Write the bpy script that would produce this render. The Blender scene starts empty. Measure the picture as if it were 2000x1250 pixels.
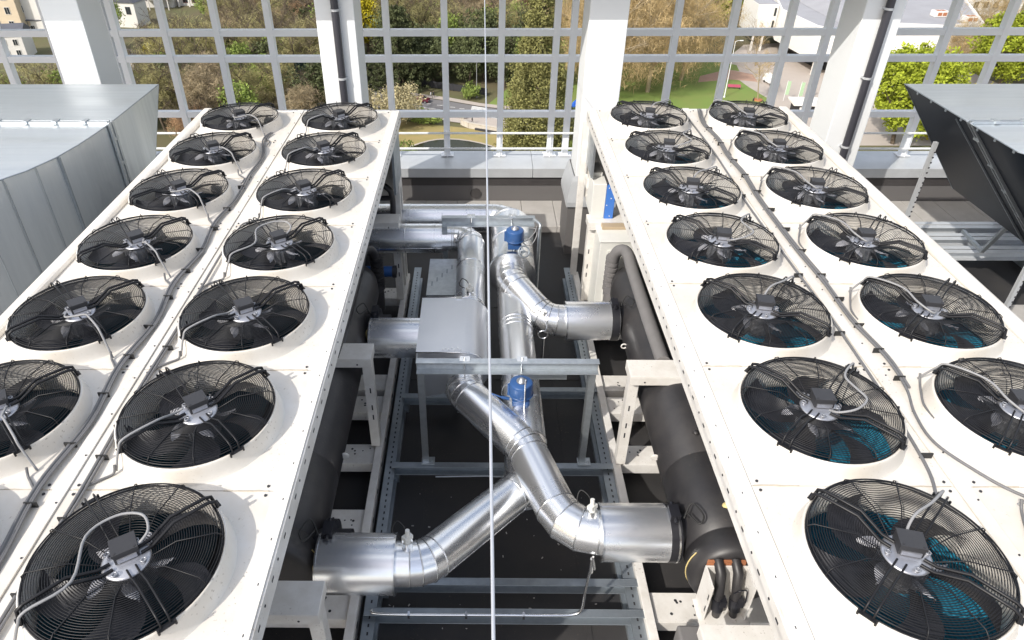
import bpy, bmesh, math, random
from mathutils import Vector, Matrix
R = math.radians
SC = bpy.context.scene
COL = SC.collection

# ------------------------------------------------------------------ camera
cd = bpy.data.cameras.new('camera')
cam = bpy.data.objects.new('camera', cd)
COL.objects.link(cam)
PITCH, YAW, ROLL = 0.5966, -0.0141, -0.0052
fw = Vector((math.sin(YAW)*math.cos(PITCH), math.cos(YAW)*math.cos(PITCH), -math.sin(PITCH)))
rt = Vector((math.cos(YAW), -math.sin(YAW), 0))
up = rt.cross(fw)
r2 = rt*math.cos(ROLL) + up*math.sin(ROLL)
u2 = -rt*math.sin(ROLL) + up*math.cos(ROLL)
m = Matrix((r2, u2, -fw)).transposed().to_4x4()
m.translation = Vector((0, 0, 6.0))
cam.matrix_world = m
cd.sensor_width = 36
cd.lens = 1349.3/2000*36
cd.shift_x = (1000-918.8)/2000
cd.shift_y = (580.4-625)/2000
cd.clip_start = 0.05
cd.clip_end = 4000
SC.camera = cam

# ------------------------------------------------------------------ sky, sun, exposure
SUN_EL = 40.0
sdir = Vector((0.695*math.cos(R(SUN_EL)), 0.719*math.cos(R(SUN_EL)), -math.sin(R(SUN_EL))))
w = bpy.data.worlds.new('World'); SC.world = w; w.use_nodes = True
nt = w.node_tree
sky = nt.nodes.new('ShaderNodeTexSky'); sky.sky_type = 'NISHITA'
sky.sun_disc = False
sky.sun_elevation = R(SUN_EL); sky.sun_rotation = R(224)
sky.air_density = 1.0; sky.dust_density = 3.5; sky.altitude = 100
bg = nt.nodes['Background']; bg.inputs['Strength'].default_value = 0.15
# broken bright cloud over the clear sky
wtc = nt.nodes.new('ShaderNodeTexCoord')
wmap = nt.nodes.new('ShaderNodeMapping'); wmap.inputs['Scale'].default_value = (1.0, 1.0, 2.2); wmap.inputs['Location'].default_value = (3.1, 0.7, 0.4)
wn = nt.nodes.new('ShaderNodeTexNoise'); wn.inputs['Scale'].default_value = 2.3; wn.inputs['Detail'].default_value = 7; wn.inputs['Roughness'].default_value = 0.55
wr = nt.nodes.new('ShaderNodeMapRange'); wr.interpolation_type = 'SMOOTHSTEP'; wr.inputs[1].default_value = 0.46; wr.inputs[2].default_value = 0.60
wx = nt.nodes.new('ShaderNodeMix'); wx.data_type = 'RGBA'; wx.inputs[7].default_value = (7.6, 7.8, 8.1, 1)
nt.links.new(wtc.outputs['Generated'], wmap.inputs['Vector']); nt.links.new(wmap.outputs[0], wn.inputs['Vector'])
nt.links.new(wn.outputs['Fac'], wr.inputs[0]); nt.links.new(wr.outputs[0], wx.inputs[0]); nt.links.new(sky.outputs[0], wx.inputs[6])
nt.links.new(wx.outputs[2], bg.inputs['Color'])
ld = bpy.data.lights.new('sun', 'SUN'); ld.energy = 3.15; ld.angle = R(0.5); ld.color = (1.0, 0.955, 0.88)
sun = bpy.data.objects.new('sun', ld); COL.objects.link(sun)
sun.rotation_euler = sdir.to_track_quat('-Z', 'Y').to_euler()
sun.location = (-20, -20, 40)
SC.view_settings.view_transform = 'Standard'; SC.view_settings.look = 'None'
SC.view_settings.gamma = 1.0; SC.view_settings.exposure = 0.36
SC.render.engine = 'CYCLES'
SC.cycles.max_bounces = 8
SC.cycles.sample_clamp_indirect = 6.0

# ------------------------------------------------------------------ materials
def mat(name, col, rough=0.5, metal=0.0, noise=0.0, nscale=6.0, col2=None, bump=0.0, bscale=40.0,
        tone=False, rnd=0.0, spec=0.5, stretch=None, coat=0.0, rvar=0.0, bdist=0.01, speck=0.0):
    M = bpy.data.materials.new(name); M.use_nodes = True
    t = M.node_tree; N = t.nodes; L = t.links
    b = N['Principled BSDF']
    b.inputs['Roughness'].default_value = rough
    b.inputs['Metallic'].default_value = metal
    b.inputs['Specular IOR Level'].default_value = spec
    b.inputs['Coat Weight'].default_value = coat
    tc = N.new('ShaderNodeTexCoord')
    src = tc.outputs['Object']
    if stretch:
        mp = N.new('ShaderNodeMapping'); mp.inputs['Scale'].default_value = stretch
        L.new(src, mp.inputs['Vector']); src = mp.outputs[0]
    base = N.new('ShaderNodeRGB'); base.outputs[0].default_value = (*col, 1)
    out = base.outputs[0]
    if noise > 0:
        n = N.new('ShaderNodeTexNoise'); n.inputs['Scale'].default_value = nscale
        n.inputs['Detail'].default_value = 6; n.inputs['Roughness'].default_value = 0.62
        L.new(src, n.inputs['Vector'])
        rmp = N.new('ShaderNodeMapRange'); rmp.inputs[1].default_value = 0.35; rmp.inputs[2].default_value = 0.72
        rmp.inputs[3].default_value = 0.0; rmp.inputs[4].default_value = noise
        L.new(n.outputs['Fac'], rmp.inputs[0])
        mx = N.new('ShaderNodeMix'); mx.data_type = 'RGBA'
        c2 = col2 if col2 else tuple(c*0.5 for c in col)
        L.new(rmp.outputs[0], mx.inputs[0]); L.new(out, mx.inputs[6]); mx.inputs[7].default_value = (*c2, 1)
        out = mx.outputs[2]
        if rvar:
            rr = N.new('ShaderNodeMapRange'); rr.inputs[1].default_value = 0.3; rr.inputs[2].default_value = 0.7
            rr.inputs[3].default_value = rough; rr.inputs[4].default_value = rough+rvar
            L.new(n.outputs['Fac'], rr.inputs[0]); L.new(rr.outputs[0], b.inputs['Roughness'])
    if speck:
        v = N.new('ShaderNodeTexNoise'); v.inputs['Scale'].default_value = 55; v.inputs['Detail'].default_value = 2
        L.new(tc.outputs['Object'], v.inputs['Vector'])
        v2 = N.new('ShaderNodeTexNoise'); v2.inputs['Scale'].default_value = 2.4; v2.inputs['Detail'].default_value = 3
        L.new(tc.outputs['Object'], v2.inputs['Vector'])
        r1 = N.new('ShaderNodeMapRange'); r1.inputs[1].default_value = 0.64; r1.inputs[2].default_value = 0.72
        L.new(v.outputs['Fac'], r1.inputs[0])
        r3 = N.new('ShaderNodeMapRange'); r3.inputs[1].default_value = 0.50; r3.inputs[2].default_value = 0.68; r3.inputs[4].default_value = speck
        L.new(v2.outputs['Fac'], r3.inputs[0])
        mm = N.new('ShaderNodeMath'); mm.operation = 'MULTIPLY'; L.new(r1.outputs[0], mm.inputs[0]); L.new(r3.outputs[0], mm.inputs[1])
        mx2 = N.new('ShaderNodeMix'); mx2.data_type = 'RGBA'; L.new(mm.outputs[0], mx2.inputs[0]); L.new(out, mx2.inputs[6]); mx2.inputs[7].default_value = (0.22, 0.17, 0.12, 1)
        out = mx2.outputs[2]
    if tone or rnd:
        mul = N.new('ShaderNodeMath'); mul.operation = 'ADD'; mul.inputs[0].default_value = 1.0; mul.inputs[1].default_value = 0.0
        fac = mul.outputs[0]
        if tone:
            at = N.new('ShaderNodeAttribute'); at.attribute_name = 'tone'
            mul.operation = 'MULTIPLY'; L.new(at.outputs['Fac'], mul.inputs[0]); mul.inputs[1].default_value = 1.0
        if rnd:
            oi = N.new('ShaderNodeObjectInfo')
            rr = N.new('ShaderNodeMapRange'); rr.inputs[3].default_value = 1-rnd; rr.inputs[4].default_value = 1+rnd
            L.new(oi.outputs['Random'], rr.inputs[0])
            m2 = N.new('ShaderNodeMath'); m2.operation = 'MULTIPLY'; L.new(fac, m2.inputs[0]); L.new(rr.outputs[0], m2.inputs[1])
            fac = m2.outputs[0]
        vm = N.new('ShaderNodeVectorMath'); vm.operation = 'SCALE'
        L.new(out, vm.inputs[0]); L.new(fac, vm.inputs['Scale'])
        out = vm.outputs[0]
    L.new(out, b.inputs['Base Color'])
    if bump:
        n2 = N.new('ShaderNodeTexNoise'); n2.inputs['Scale'].default_value = bscale; n2.inputs['Detail'].default_value = 3
        L.new(src, n2.inputs['Vector'])
        bp = N.new('ShaderNodeBump'); bp.inputs['Strength'].default_value = bump; bp.inputs['Distance'].default_value = bdist
        L.new(n2.outputs['Fac'], bp.inputs['Height']); L.new(bp.outputs[0], b.inputs['Normal'])
    return M

MT = {}
MT['white'] = mat('chiller_white', (0.705, 0.685, 0.65), 0.38, noise=0.75, nscale=1.9, col2=(0.56, 0.50, 0.41), bump=0.04, bscale=4, speck=0.85, rnd=0.05)
MT['white_frame'] = mat('frame_white', (0.76, 0.74, 0.705), 0.42, noise=0.5, nscale=7, col2=(0.52, 0.48, 0.42), speck=0.8)
MT['column'] = mat('column_white', (0.80, 0.82, 0.83), 0.55, noise=0.15, nscale=1.6, col2=(0.72, 0.73, 0.72), bump=0.04, bscale=12)
MT['grid'] = mat('grid_grey', (0.90, 0.92, 0.955), 0.4, noise=0.25, nscale=4, col2=(0.78, 0.80, 0.84))
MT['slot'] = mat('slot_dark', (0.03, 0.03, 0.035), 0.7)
MT['wire'] = mat('guard_wire_black', (0.011, 0.011, 0.013), 0.42, spec=0.35)
MT['plastic'] = mat('black_plastic', (0.013, 0.0135, 0.018), 0.33, noise=0.4, nscale=7, col2=(0.03, 0.03, 0.036), rvar=0.2)
MT['box_grey'] = mat('junction_grey', (0.032, 0.032, 0.036), 0.5, noise=0.3, nscale=20, col2=(0.05, 0.05, 0.05))
MT['motor'] = mat('motor_metal', (0.50, 0.51, 0.55), 0.38, 0.75, noise=0.3, nscale=20)
MT['rotor'] = mat('rotor_metal', (0.42, 0.43, 0.46), 0.36, 0.6, noise=0.3, nscale=30)
MT['conduit'] = mat('conduit_grey', (0.27, 0.27, 0.275), 0.5, noise=0.25, nscale=30)
MT['tie'] = mat('tie_black', (0.02, 0.02, 0.02), 0.6)
MT['galv'] = mat('galvanised', (0.60, 0.635, 0.66), 0.34, 0.9, noise=0.55, nscale=14, col2=(0.42, 0.46, 0.48), rvar=0.16, bump=0.03, bscale=18)
MT['underside'] = mat('underside_shade', (0.018, 0.026, 0.040), 0.45, 0.0, noise=0.4, nscale=1.5, col2=(0.035, 0.045, 0.06), stretch=(1, .3, 1), spec=0.18)  # shade on the right duct's sheet metal, put in as a dark colour
MT['duct'] = mat('duct_sheet', (0.70, 0.74, 0.765), 0.30, 0.8, noise=0.5, nscale=2.2, col2=(0.46, 0.50, 0.53), rvar=0.2, bump=0.05, bscale=2.5, stretch=(0.16, 3.0, 0.22), bdist=0.03)
MT['steel_dark'] = mat('steel_blue_grey', (0.38, 0.42, 0.455), 0.4, 0.8, noise=0.5, nscale=8, col2=(0.25, 0.28, 0.31), rvar=0.15)
MT['alu'] = mat('aluminium_cladding', (0.92, 0.93, 0.945), 0.23, 0.90, noise=0.3, nscale=1.5, col2=(0.84, 0.86, 0.89), rvar=0.07, bump=0.035, bscale=2.2, bdist=0.02)
MT['alu_seam'] = mat('aluminium_seam', (0.80, 0.81, 0.82), 0.25, 1.0)
MT['foam'] = mat('black_foam_insulation', (0.022, 0.0215, 0.024), 0.45, noise=0.8, nscale=3, col2=(0.050, 0.046, 0.045), speck=0.4, bump=0.05, bscale=30)
MT['foam_grey'] = mat('grey_foam_insulation', (0.16, 0.155, 0.155), 0.6, noise=0.4, nscale=6, col2=(0.22, 0.21, 0.21), bump=0.05, bscale=30)
MT['membrane'] = mat('roof_membrane', (0.024, 0.024, 0.026), 0.5, noise=0.8, nscale=1.3, col2=(0.055, 0.050, 0.047), bump=0.08, bscale=25, rvar=0.25, speck=0.5)
MT['wall'] = mat('parapet_membrane', (0.135, 0.13, 0.128), 0.6, noise=0.6, nscale=2.0, col2=(0.13, 0.12, 0.12), bump=0.06, bscale=8)
MT['wall_dark'] = mat('upstand_membrane', (0.055, 0.05, 0.05), 0.6, noise=0.5, nscale=3)
MT['coping'] = mat('coping_metal', (0.62, 0.64, 0.66), 0.4, 0.35, noise=0.25, nscale=3)
MT['paver'] = mat('paver_concrete', (0.46, 0.44, 0.42), 0.8, noise=0.6, nscale=3, col2=(0.33, 0.31, 0.29), bump=0.15, bscale=60)
MT['downpipe'] = mat('downpipe_dark', (0.045, 0.045, 0.055), 0.4)
MT['teal'] = None
MT['blue'] = mat('actuator_blue', (0.035, 0.10, 0.27), 0.35, noise=0.2, nscale=10)
MT['blue_bright'] = mat('panel_blue', (0.06, 0.20, 0.62), 0.4, noise=0.1)
MT['tan'] = mat('tan_tray', (0.42, 0.33, 0.22), 0.6)
MT['boxsheet'] = mat('cover_sheet', (0.74, 0.76, 0.80), 0.36, 0.85, noise=0.25, nscale=2.5, col2=(0.62, 0.64, 0.68), rvar=0.08)
MT['grey_panel'] = mat('grey_side_panel', (0.17, 0.18, 0.19), 0.5)
MT['bundle'] = mat('bundle_grey', (0.15, 0.15, 0.155), 0.5, noise=0.3, nscale=30)
MT['wire_steel'] = mat('bright_wire', (0.50, 0.52, 0.56), 0.45, 0.3)
MT['brass'] = mat('yellow_wire', (0.62, 0.50, 0.22), 0.5)
MT['rust'] = mat('copper_rust', (0.42, 0.16, 0.07), 0.7, noise=0.5, nscale=20)
MT['cabinet'] = mat('cabinet_white', (0.74, 0.74, 0.70), 0.45, noise=0.2, nscale=3)
MT['glass'] = mat('window_dark', (0.03, 0.035, 0.04), 0.12)
MT['bluecap'] = mat('coil_header_blue', (0.02, 0.08, 0.25), 0.4)

def teal_mat(nm, k):
    M = bpy.data.materials.new(nm); M.use_nodes = True
    N = M.node_tree.nodes; L = M.node_tree.links; b = N['Principled BSDF']
    b.inputs['Roughness'].default_value = 0.45
    tc = N.new('ShaderNodeTexCoord')
    wv = N.new('ShaderNodeTexWave'); wv.bands_direction = 'Z'; wv.inputs['Scale'].default_value = 14; wv.inputs['Distortion'].default_value = 1.5
    wv.inputs['Detail'].default_value = 3
    L.new(tc.outputs['Object'], wv.inputs['Vector'])
    mx = N.new('ShaderNodeMix'); mx.data_type = 'RGBA'
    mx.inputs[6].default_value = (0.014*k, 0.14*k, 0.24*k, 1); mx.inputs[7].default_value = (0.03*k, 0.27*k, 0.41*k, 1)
    L.new(wv.outputs['Fac'], mx.inputs[0]); L.new(mx.outputs[2], b.inputs['Base Color'])
    return M
MT['teal'] = teal_mat('coil_teal', 1.0); MT['teal_shaded'] = teal_mat('coil_teal_shaded', 0.3)  # second teal is darkened to stand for shade inside the left chiller

# ------------------------------------------------------------------ mesh builder
class MB:
    def __init__(s): s.v = []; s.f = []; s.mi = []; s.sm = []; s.tone = None
    def add(s, vs, fs, mi=0, smooth=False):
        o = len(s.v); s.v.extend([tuple(p) for p in vs])
        for f in fs: s.f.append(tuple(i+o for i in f)); s.mi.append(mi); s.sm.append(smooth)
    def box(s, x0, x1, y0, y1, z0, z1, mi=0):
        v = [(x0,y0,z0),(x1,y0,z0),(x1,y1,z0),(x0,y1,z0),(x0,y0,z1),(x1,y0,z1),(x1,y1,z1),(x0,y1,z1)]
        s.add(v, [(3,2,1,0),(4,5,6,7),(0,1,5,4),(1,2,6,5),(2,3,7,6),(3,0,4,7)], mi)
    def obox(s, c, ax, ay, az, sx, sy, sz, mi=0):
        c = Vector(c); ax = Vector(ax)*sx/2; ay = Vector(ay)*sy/2; az = Vector(az)*sz/2
        v = [c-ax-ay-az, c+ax-ay-az, c+ax+ay-az, c-ax+ay-az, c-ax-ay+az, c+ax-ay+az, c+ax+ay+az, c-ax+ay+az]
        s.add(v, [(3,2,1,0),(4,5,6,7),(0,1,5,4),(1,2,6,5),(2,3,7,6),(3,0,4,7)], mi)
    def bar(s, a, b, wd, ht, mi=0, upv=(0,0,1)):
        a = Vector(a); b = Vector(b); d = b-a; l = d.length; d.normalize()
        u = Vector(upv)
        if abs(d.dot(u)) > 0.98: u = Vector((0,1,0))
        x = d.cross(u).normalized(); z = x.cross(d)
        s.obox((a+b)/2, d, x, z, l, wd, ht, mi)
    def channel(s, a, b, wd, ht, t=0.008, mi=0, upv=(0,0,1), flip=1):
        # C-section: web + two flanges
        a = Vector(a); b = Vector(b); d = b-a; l = d.length; d.normalize(); u = Vector(upv)
        if abs(d.dot(u)) > 0.98: u = Vector((0,1,0))
        x = d.cross(u).normalized()*flip; z = d.cross(x)*flip if False else u - d*d.dot(u); z.normalize()
        c = (a+b)/2
        s.obox(c, d, x, z, l, t, ht, mi)
        s.obox(c + x*(wd/2+t/2) + z*(ht/2-t/2), d, x, z, l, wd, t, mi)
        s.obox(c + x*(wd/2+t/2) - z*(ht/2-t/2), d, x, z, l, wd, t, mi)
    def tube(s, pts, rad, n=8, mi=0, caps=True, closed=False):
        pts = [Vector(p) for p in pts]; k = len(pts)
        rads = rad if isinstance(rad, (list, tuple)) else [rad]*k
        rings = []; nrm = None
        for i, p in enumerate(pts):
            if closed: t = pts[(i+1) % k]-pts[i-1]
            elif i == 0: t = pts[1]-pts[0]
            elif i == k-1: t = pts[-1]-pts[-2]
            else: t = (pts[i+1]-p).normalized()+(p-pts[i-1]).normalized()
            t.normalize()
            if nrm is None:
                nrm = t.orthogonal().normalized()
            else:
                nrm = nrm - t*nrm.dot(t)
                if nrm.length < 1e-6: nrm = t.orthogonal()
                nrm.normalize()
            bn = t.cross(nrm)
            # mitre widening
            sc = 1.0
            if 0 < i < k-1 and not closed:
                cs = (pts[i+1]-p).normalized().dot(t); sc = 1/max(cs, 0.5)
            rings.append([p + (nrm*math.cos(a)+bn*math.sin(a))*rads[i]*(1.0) for a in [2*math.pi*j/n for j in range(n)]])
        v = [q for r in rings for q in r]; f = []
        segs = k if closed else k-1
        for i in range(segs):
            for j in range(n):
                a = i*n+j; b = i*n+(j+1) % n; i2 = (i+1) % k
                f.append((a, b, i2*n+(j+1) % n, i2*n+j))
        s.add(v, f, mi, True)
        if caps and not closed:
            s.add(rings[0], [tuple(reversed(range(n)))], mi); s.add(rings[-1], [tuple(range(n))], mi)
    def mitre(s, pts, rad, n=40, mi=0, caps=True):
        """gored sheet-metal pipe: straight sections with sharp mitred joints"""
        pts = [Vector(p) for p in pts]; k = len(pts)
        dirs = [(pts[i+1]-pts[i]).normalized() for i in range(k-1)]
        nrm = dirs[0].orthogonal().normalized(); rings = []
        for i in range(k):
            if i == 0: pl = dirs[0]; d = dirs[0]
            elif i == k-1: pl = dirs[-1]; d = dirs[-1]
            else: pl = (dirs[i-1]+dirs[i]).normalized(); d = dirs[i-1]
            n0 = (nrm - d*nrm.dot(d)).normalized(); b0 = d.cross(n0)
            ring = []
            for j in range(n):
                a = 2*math.pi*j/n
                q = pts[i]+(n0*math.cos(a)+b0*math.sin(a))*rad
                t = (pts[i]-q).dot(pl)/d.dot(pl)
                ring.append(q+d*t)
            rings.append(ring)
            if 0 < i < k-1:
                d2 = dirs[i]; # reflect frame
                nrm = n0 - (dirs[i-1]+d2)*((n0.dot(d2))/(1+dirs[i-1].dot(d2)))
        for i in range(k-1):
            v = rings[i]+rings[i+1]
            s.add(v, [(j, (j+1) % n, n+(j+1) % n, n+j) for j in range(n)], mi, True)
        if caps:
            s.add(rings[0], [tuple(reversed(range(n)))], mi); s.add(rings[-1], [tuple(range(n))], mi)
        return rings
    def cyl(s, a, b, r, n=24, mi=0, caps=True): s.tube([a, b], r, n, mi, caps)
    def lathe(s, prof, c=(0,0,0), n=48, mi=0, axis='z', smooth=True):
        c = Vector(c); v = []
        for (r, z) in prof:
            for j in range(n):
                a = 2*math.pi*j/n
                if axis == 'z': v.append(c+Vector((r*math.cos(a), r*math.sin(a), z)))
                elif axis == 'y': v.append(c+Vector((r*math.cos(a), z, r*math.sin(a))))
                else: v.append(c+Vector((z, r*math.cos(a), r*math.sin(a))))
        f = []
        for i in range(len(prof)-1):
            for j in range(n):
                f.append((i*n+j, i*n+(j+1) % n, (i+1)*n+(j+1) % n, (i+1)*n+j))
        s.add(v, f, mi, smooth)
    def prism(s, poly, z0, z1, mi=0):
        n = len(poly); v = [(p[0], p[1], z0) for p in poly]+[(p[0], p[1], z1) for p in poly]
        s.add(v, [tuple(reversed(range(n))), tuple(range(n, 2*n))]+[(i, (i+1) % n, n+(i+1) % n, n+i) for i in range(n)], mi)
    def quad(s, a, b, c, d, mi=0): s.add([a, b, c, d], [(0, 1, 2, 3)], mi)
    def mesh(s, name, mats):
        me = bpy.data.meshes.new(name)
        me.from_pydata(s.v, [], s.f)
        for mm in (mats if isinstance(mats, (list, tuple)) else [mats]): me.materials.append(mm)
        me.polygons.foreach_set('material_index', s.mi)
        me.polygons.foreach_set('use_smooth', s.sm)
        if s.tone is not None:
            at = me.attributes.new('tone', 'FLOAT', 'POINT'); at.data.foreach_set('value', s.tone)
        me.update()
        return me
    def build(s, name, mats, parent=None, bevel=0.0, loc=None):
        me = s.mesh(name, mats)
        o = bpy.data.objects.new(name, me); COL.objects.link(o)
        if parent: o.parent = parent
        if loc: o.location = loc
        if bevel:
            md = o.modifiers.new('bevel', 'BEVEL'); md.width = bevel; md.segments = 2; md.limit_method = 'ANGLE'; md.angle_limit = R(40)
            md.use_clamp_overlap = True
        return o

def recalc(o):
    bm = bmesh.new(); bm.from_mesh(o.data); bmesh.ops.recalc_face_normals(bm, faces=bm.faces); bm.to_mesh(o.data); bm.free()
def tag(o, label, cat, group=None):
    o['label'] = label; o['category'] = cat
    if group: o['group'] = group
    return o
def thing(name, label, cat, loc=(0,0,0), group=None, rz=0):
    o = bpy.data.objects.new(name, None); COL.objects.link(o); o.location = loc; o.rotation_euler.z = rz
    o.empty_display_size = 0.3
    return tag(o, label, cat, group)
def struct(o): o['kind'] = 'structure'; return o
def inst(src, name=None, parent=None, loc=None, rz=None, sc=None):
    o = src.copy(); COL.objects.link(o)
    if name: o.name = name
    o.parent = parent
    if loc is not None: o.location = loc
    if rz is not None: o.rotation_euler.z = rz
    if sc is not None: o.scale = sc if isinstance(sc, (tuple, list)) else (sc, sc, sc)
    for k in ('label', 'category', 'group'):
        if k in o and parent is not None: del o[k]
    return o
def copy_tree(o, parent=None):
    c = o.copy(); COL.objects.link(c); c.parent = parent
    for ch in list(o.children): copy_tree(ch, c)
    return c
rng = random.Random(7)

# ================================================================== roof setting
b = MB(); b.box(-14, 15, -6, 12.62, -0.3, 0.0)
struct(b.build('roof_floor', MT['membrane']))
b = MB()      # membrane sheets laid with overlaps
for i, x in enumerate((-0.62, 0.18, 0.98)): b.box(x, x+0.05, 1.5, 10.8, 0.0, 0.006)
for i, y in enumerate((2.9, 6.9, 8.55)): b.box(-1.2, 1.6, y, y+0.06, 0.0, 0.008)
struct(b.build('roof_membrane_laps', MT['membrane']))
b = MB()
x = -4.0; k = 0
while x < 14:
    b.box(x+0.004, x+0.596, 10.9, 11.94, 0.0, 0.12)
    x += 0.6
struct(b.build('paver_strip', MT['paver'], bevel=0.006))
b = MB(); b.box(7.0, 14, 7.6, 8.6, 0.0, 0.05)
struct(b.build('roof_paving', MT['paver'], bevel=0.004))
b = MB(); b.box(-14, 15, -6, 12.6, -50.2, -0.31)
struct(b.build('tower_below_roof', MT['paver']))

pw = thing('parapet_wall', 'low dark parapet wall with grey metal coping running behind the chillers', 'parapet wall')
b = MB(); b.box(-13, 14.5, 11.95, 12.6, 0.0, 0.43); b.build('wall', MT['wall'], pw)
b = MB(); b.box(-13, 14.5, 11.945, 12.6, 0.43, 0.605); b.build('upper_band', MT['wall_dark'], pw)
b = MB()      # coping sheets with a slightly sloping top
xs = [-13, -10.2, -7.4, -4.6, -1.8, 1.0, 3.8, 6.6, 9.4, 12.2, 14.5]
for i in range(len(xs)-1):
    a, c = xs[i]+0.003, xs[i+1]-0.003
    v = [(a,11.90,0.61),(c,11.90,0.61),(c,12.62,0.61),(a,12.62,0.61),(a,11.90,0.79),(c,11.90,0.79),(c,12.62,0.845),(a,12.62,0.845)]
    b.add(v, [(3,2,1,0),(4,5,6,7),(0,1,5,4),(1,2,6,5),(2,3,7,6),(3,0,4,7)])
b.build('coping', MT['coping'], pw, bevel=0.006)
b = MB(); b.cyl((-0.06, 11.93, 0.27), (-0.06, 11.97, 0.27), 0.085, 20); b.cyl((-0.06,11.925,0.27),(-0.06,11.96,0.27),0.1,20,1)
o = b.build('wall_outlet', [MT['slot'], MT['wall_dark']], pw)

# overhanging crown slab carried by the columns (casts the shade on the upper columns and screen)
b = MB(); b.box(-13, 14.5, 9.62, 13.4, 4.47, 4.95)
tag(b.build('crown_slab', MT['column'], bevel=0.02), 'pale overhanging roof slab carried by the white columns above the screen', 'roof slab')

# columns
CX = [-5.9, -2.03, 1.82, 5.63, 9.5]
clab = ['white square column behind the left sheet metal duct', 'white column with black drainpipe behind the left chiller',
        'white column with flashed base beside the narrow gap of the right chiller', 'white column with black drainpipe left of the dark duct',
        'white column partly behind the dark duct at the right edge']
for i, x in enumerate(CX):
    t = thing('column', clab[i], 'column', (x, 10.55, 0), 'white columns along the parapet')
    b = MB(); b.box(-0.275, 0.275, -0.31, 0.33, 0.0, 4.468); b.build('shaft', MT['column'], t, bevel=0.012)
    b = MB()    # flashing skirt round the base
    v = []
    for (hw, z) in ((0.40, 0.90), (0.40, 0.98), (0.33, 1.32), (0.30, 1.40)):
        v += [(-hw, -0.31-(hw-0.275), z), (hw, -0.31-(hw-0.275), z), (hw, 0.33+(hw-0.275), z), (-hw, 0.33+(hw-0.275), z)]
    f = []
    for k in range(3):
        for j in range(4): f.append((k*4+j, k*4+(j+1) % 4, k*4+4+(j+1) % 4, k*4+4+j))
    b.add(v, f); b.box(-0.37, 0.37, -0.40, 0.42, 0.0, 0.9, 1)
    b.build('base_flashing', [MT['coping'], MT['wall']], t)
    if i in (1, 3):
        d = MB(); d.cyl((0.02, -0.375, 0.0), (0.02, -0.375, 4.46), 0.055, 16)
        dp = d.build('drainpipe', MT['downpipe'], t)
        d = MB()
        for z in (1.9, 2.95, 3.9):
            d.cyl((0.02, -0.375, z), (0.02, -0.375, z+0.03), 0.064, 16); d.box(-0.05, 0.09, -0.35, -0.311, z, z+0.03)
        d.build('pipe_clamp', MT['coping'], dp)

# steel grid screens between the columns
zs = [1.10, 1.62, 2.575, 3.06, 4.1]
def screen(x0, x1, mull, label):
    t = thing('grid_screen', label, 'steel screen', ((x0+x1)/2, 12.45, 0.84), 'steel grid screens along the parapet')
    cx = (x0+x1)/2
    for xm in mull:
        b = MB(); b.box(xm-0.055-cx, xm+0.055-cx, -0.07, 0.07, 0.0, 3.62)
        b.box(xm-0.12-cx, xm+0.12-cx, -0.1, 0.1, 0.0, 0.012)
        b.build('mullion', MT['grid'], t, bevel=0.006)
    for z in (1.638, 2.637, 3.079):
        b = MB()
        xe = sorted([x0+0.0]+[q for mm in mull for q in (mm-0.055, mm+0.055)]+[x1])
        for k in range(0, len(xe)-1, 2):
            if xe[k+1]-xe[k] > 0.03: b.box(xe[k]-cx, xe[k+1]-cx, -0.06, 0.06, z-0.055-0.84, z+0.055-0.84)
        b.build('transom', MT['grid'], t, bevel=0.005)
screen(-11, -6.35, [-10.3, -9.35, -8.4, -7.45, -6.45], 'grid screen at the left edge behind the left duct')
screen(-6.35, -2.25, [-6.3, -5.45, -4.54, -3.62, -2.72], 'grid screen between first and second column, brown woods behind')
screen(-2.25, 1.58, [-2.12, -1.60, -0.60, 0.39, 1.34], 'grid screen behind the aisle with the pond and road behind')
screen(1.58, 5.42, [1.63, 2.42, 3.38, 4.34, 5.30], 'grid screen behind the right chiller with bare trees and white hall behind')
screen(5.42, 11.5, [5.98, 7.0, 8.02, 8.98, 9.95, 10.9], 'grid screen behind the dark duct with bright green trees behind')

# handrails
RAILX = {'two-bar handrail behind the left duct': (-10.3, -8.4, -6.45), 'two-bar handrail behind the left chiller fans': (-5.45, -3.62, -2.72), 'two-bar white handrail in the gap between the chillers': (-1.60, -0.60, 0.39, 1.34),
         'two-bar handrail behind the right chiller fans': (2.42, 3.38, 4.34), 'two-bar handrail left of and behind the dark duct': (5.98, 8.02, 9.95)}
for (x0, x1, lab) in ((-11, -5.65, 'two-bar handrail behind the left duct'), (-5.62, -2.33, 'two-bar handrail behind the left chiller fans'),
                 (-1.72, 1.78, 'two-bar white handrail in the gap between the chillers'), (2.14, 5.32, 'two-bar handrail behind the right chiller fans'), (5.95, 11.5, 'two-bar handrail left of and behind the dark duct')):
    t = thing('handrail', lab, 'handrail', ((x0+x1)/2, 12.3, 0.83), 'handrails along the parapet')
    c = (x0+x1)/2
    for z in (1.02, 1.32):
        b = MB(); b.cyl((x0-c, 0, z-0.83), (x1-c, 0, z-0.83), 0.02, 12); b.build('rail', MT['column'], t)
    for xx in RAILX[lab]:
        b = MB()
        for z in (1.02, 1.32): b.cyl((xx-c, 0.015, z-0.83), (xx-c, 0.10, z-0.83), 0.012, 8)
        b.tube([(xx-c, 0.05, 0.0), (xx-c, 0.05, 0.5)], 0.008, 6); b.build('rail_bracket', MT['grid'], t)

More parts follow.
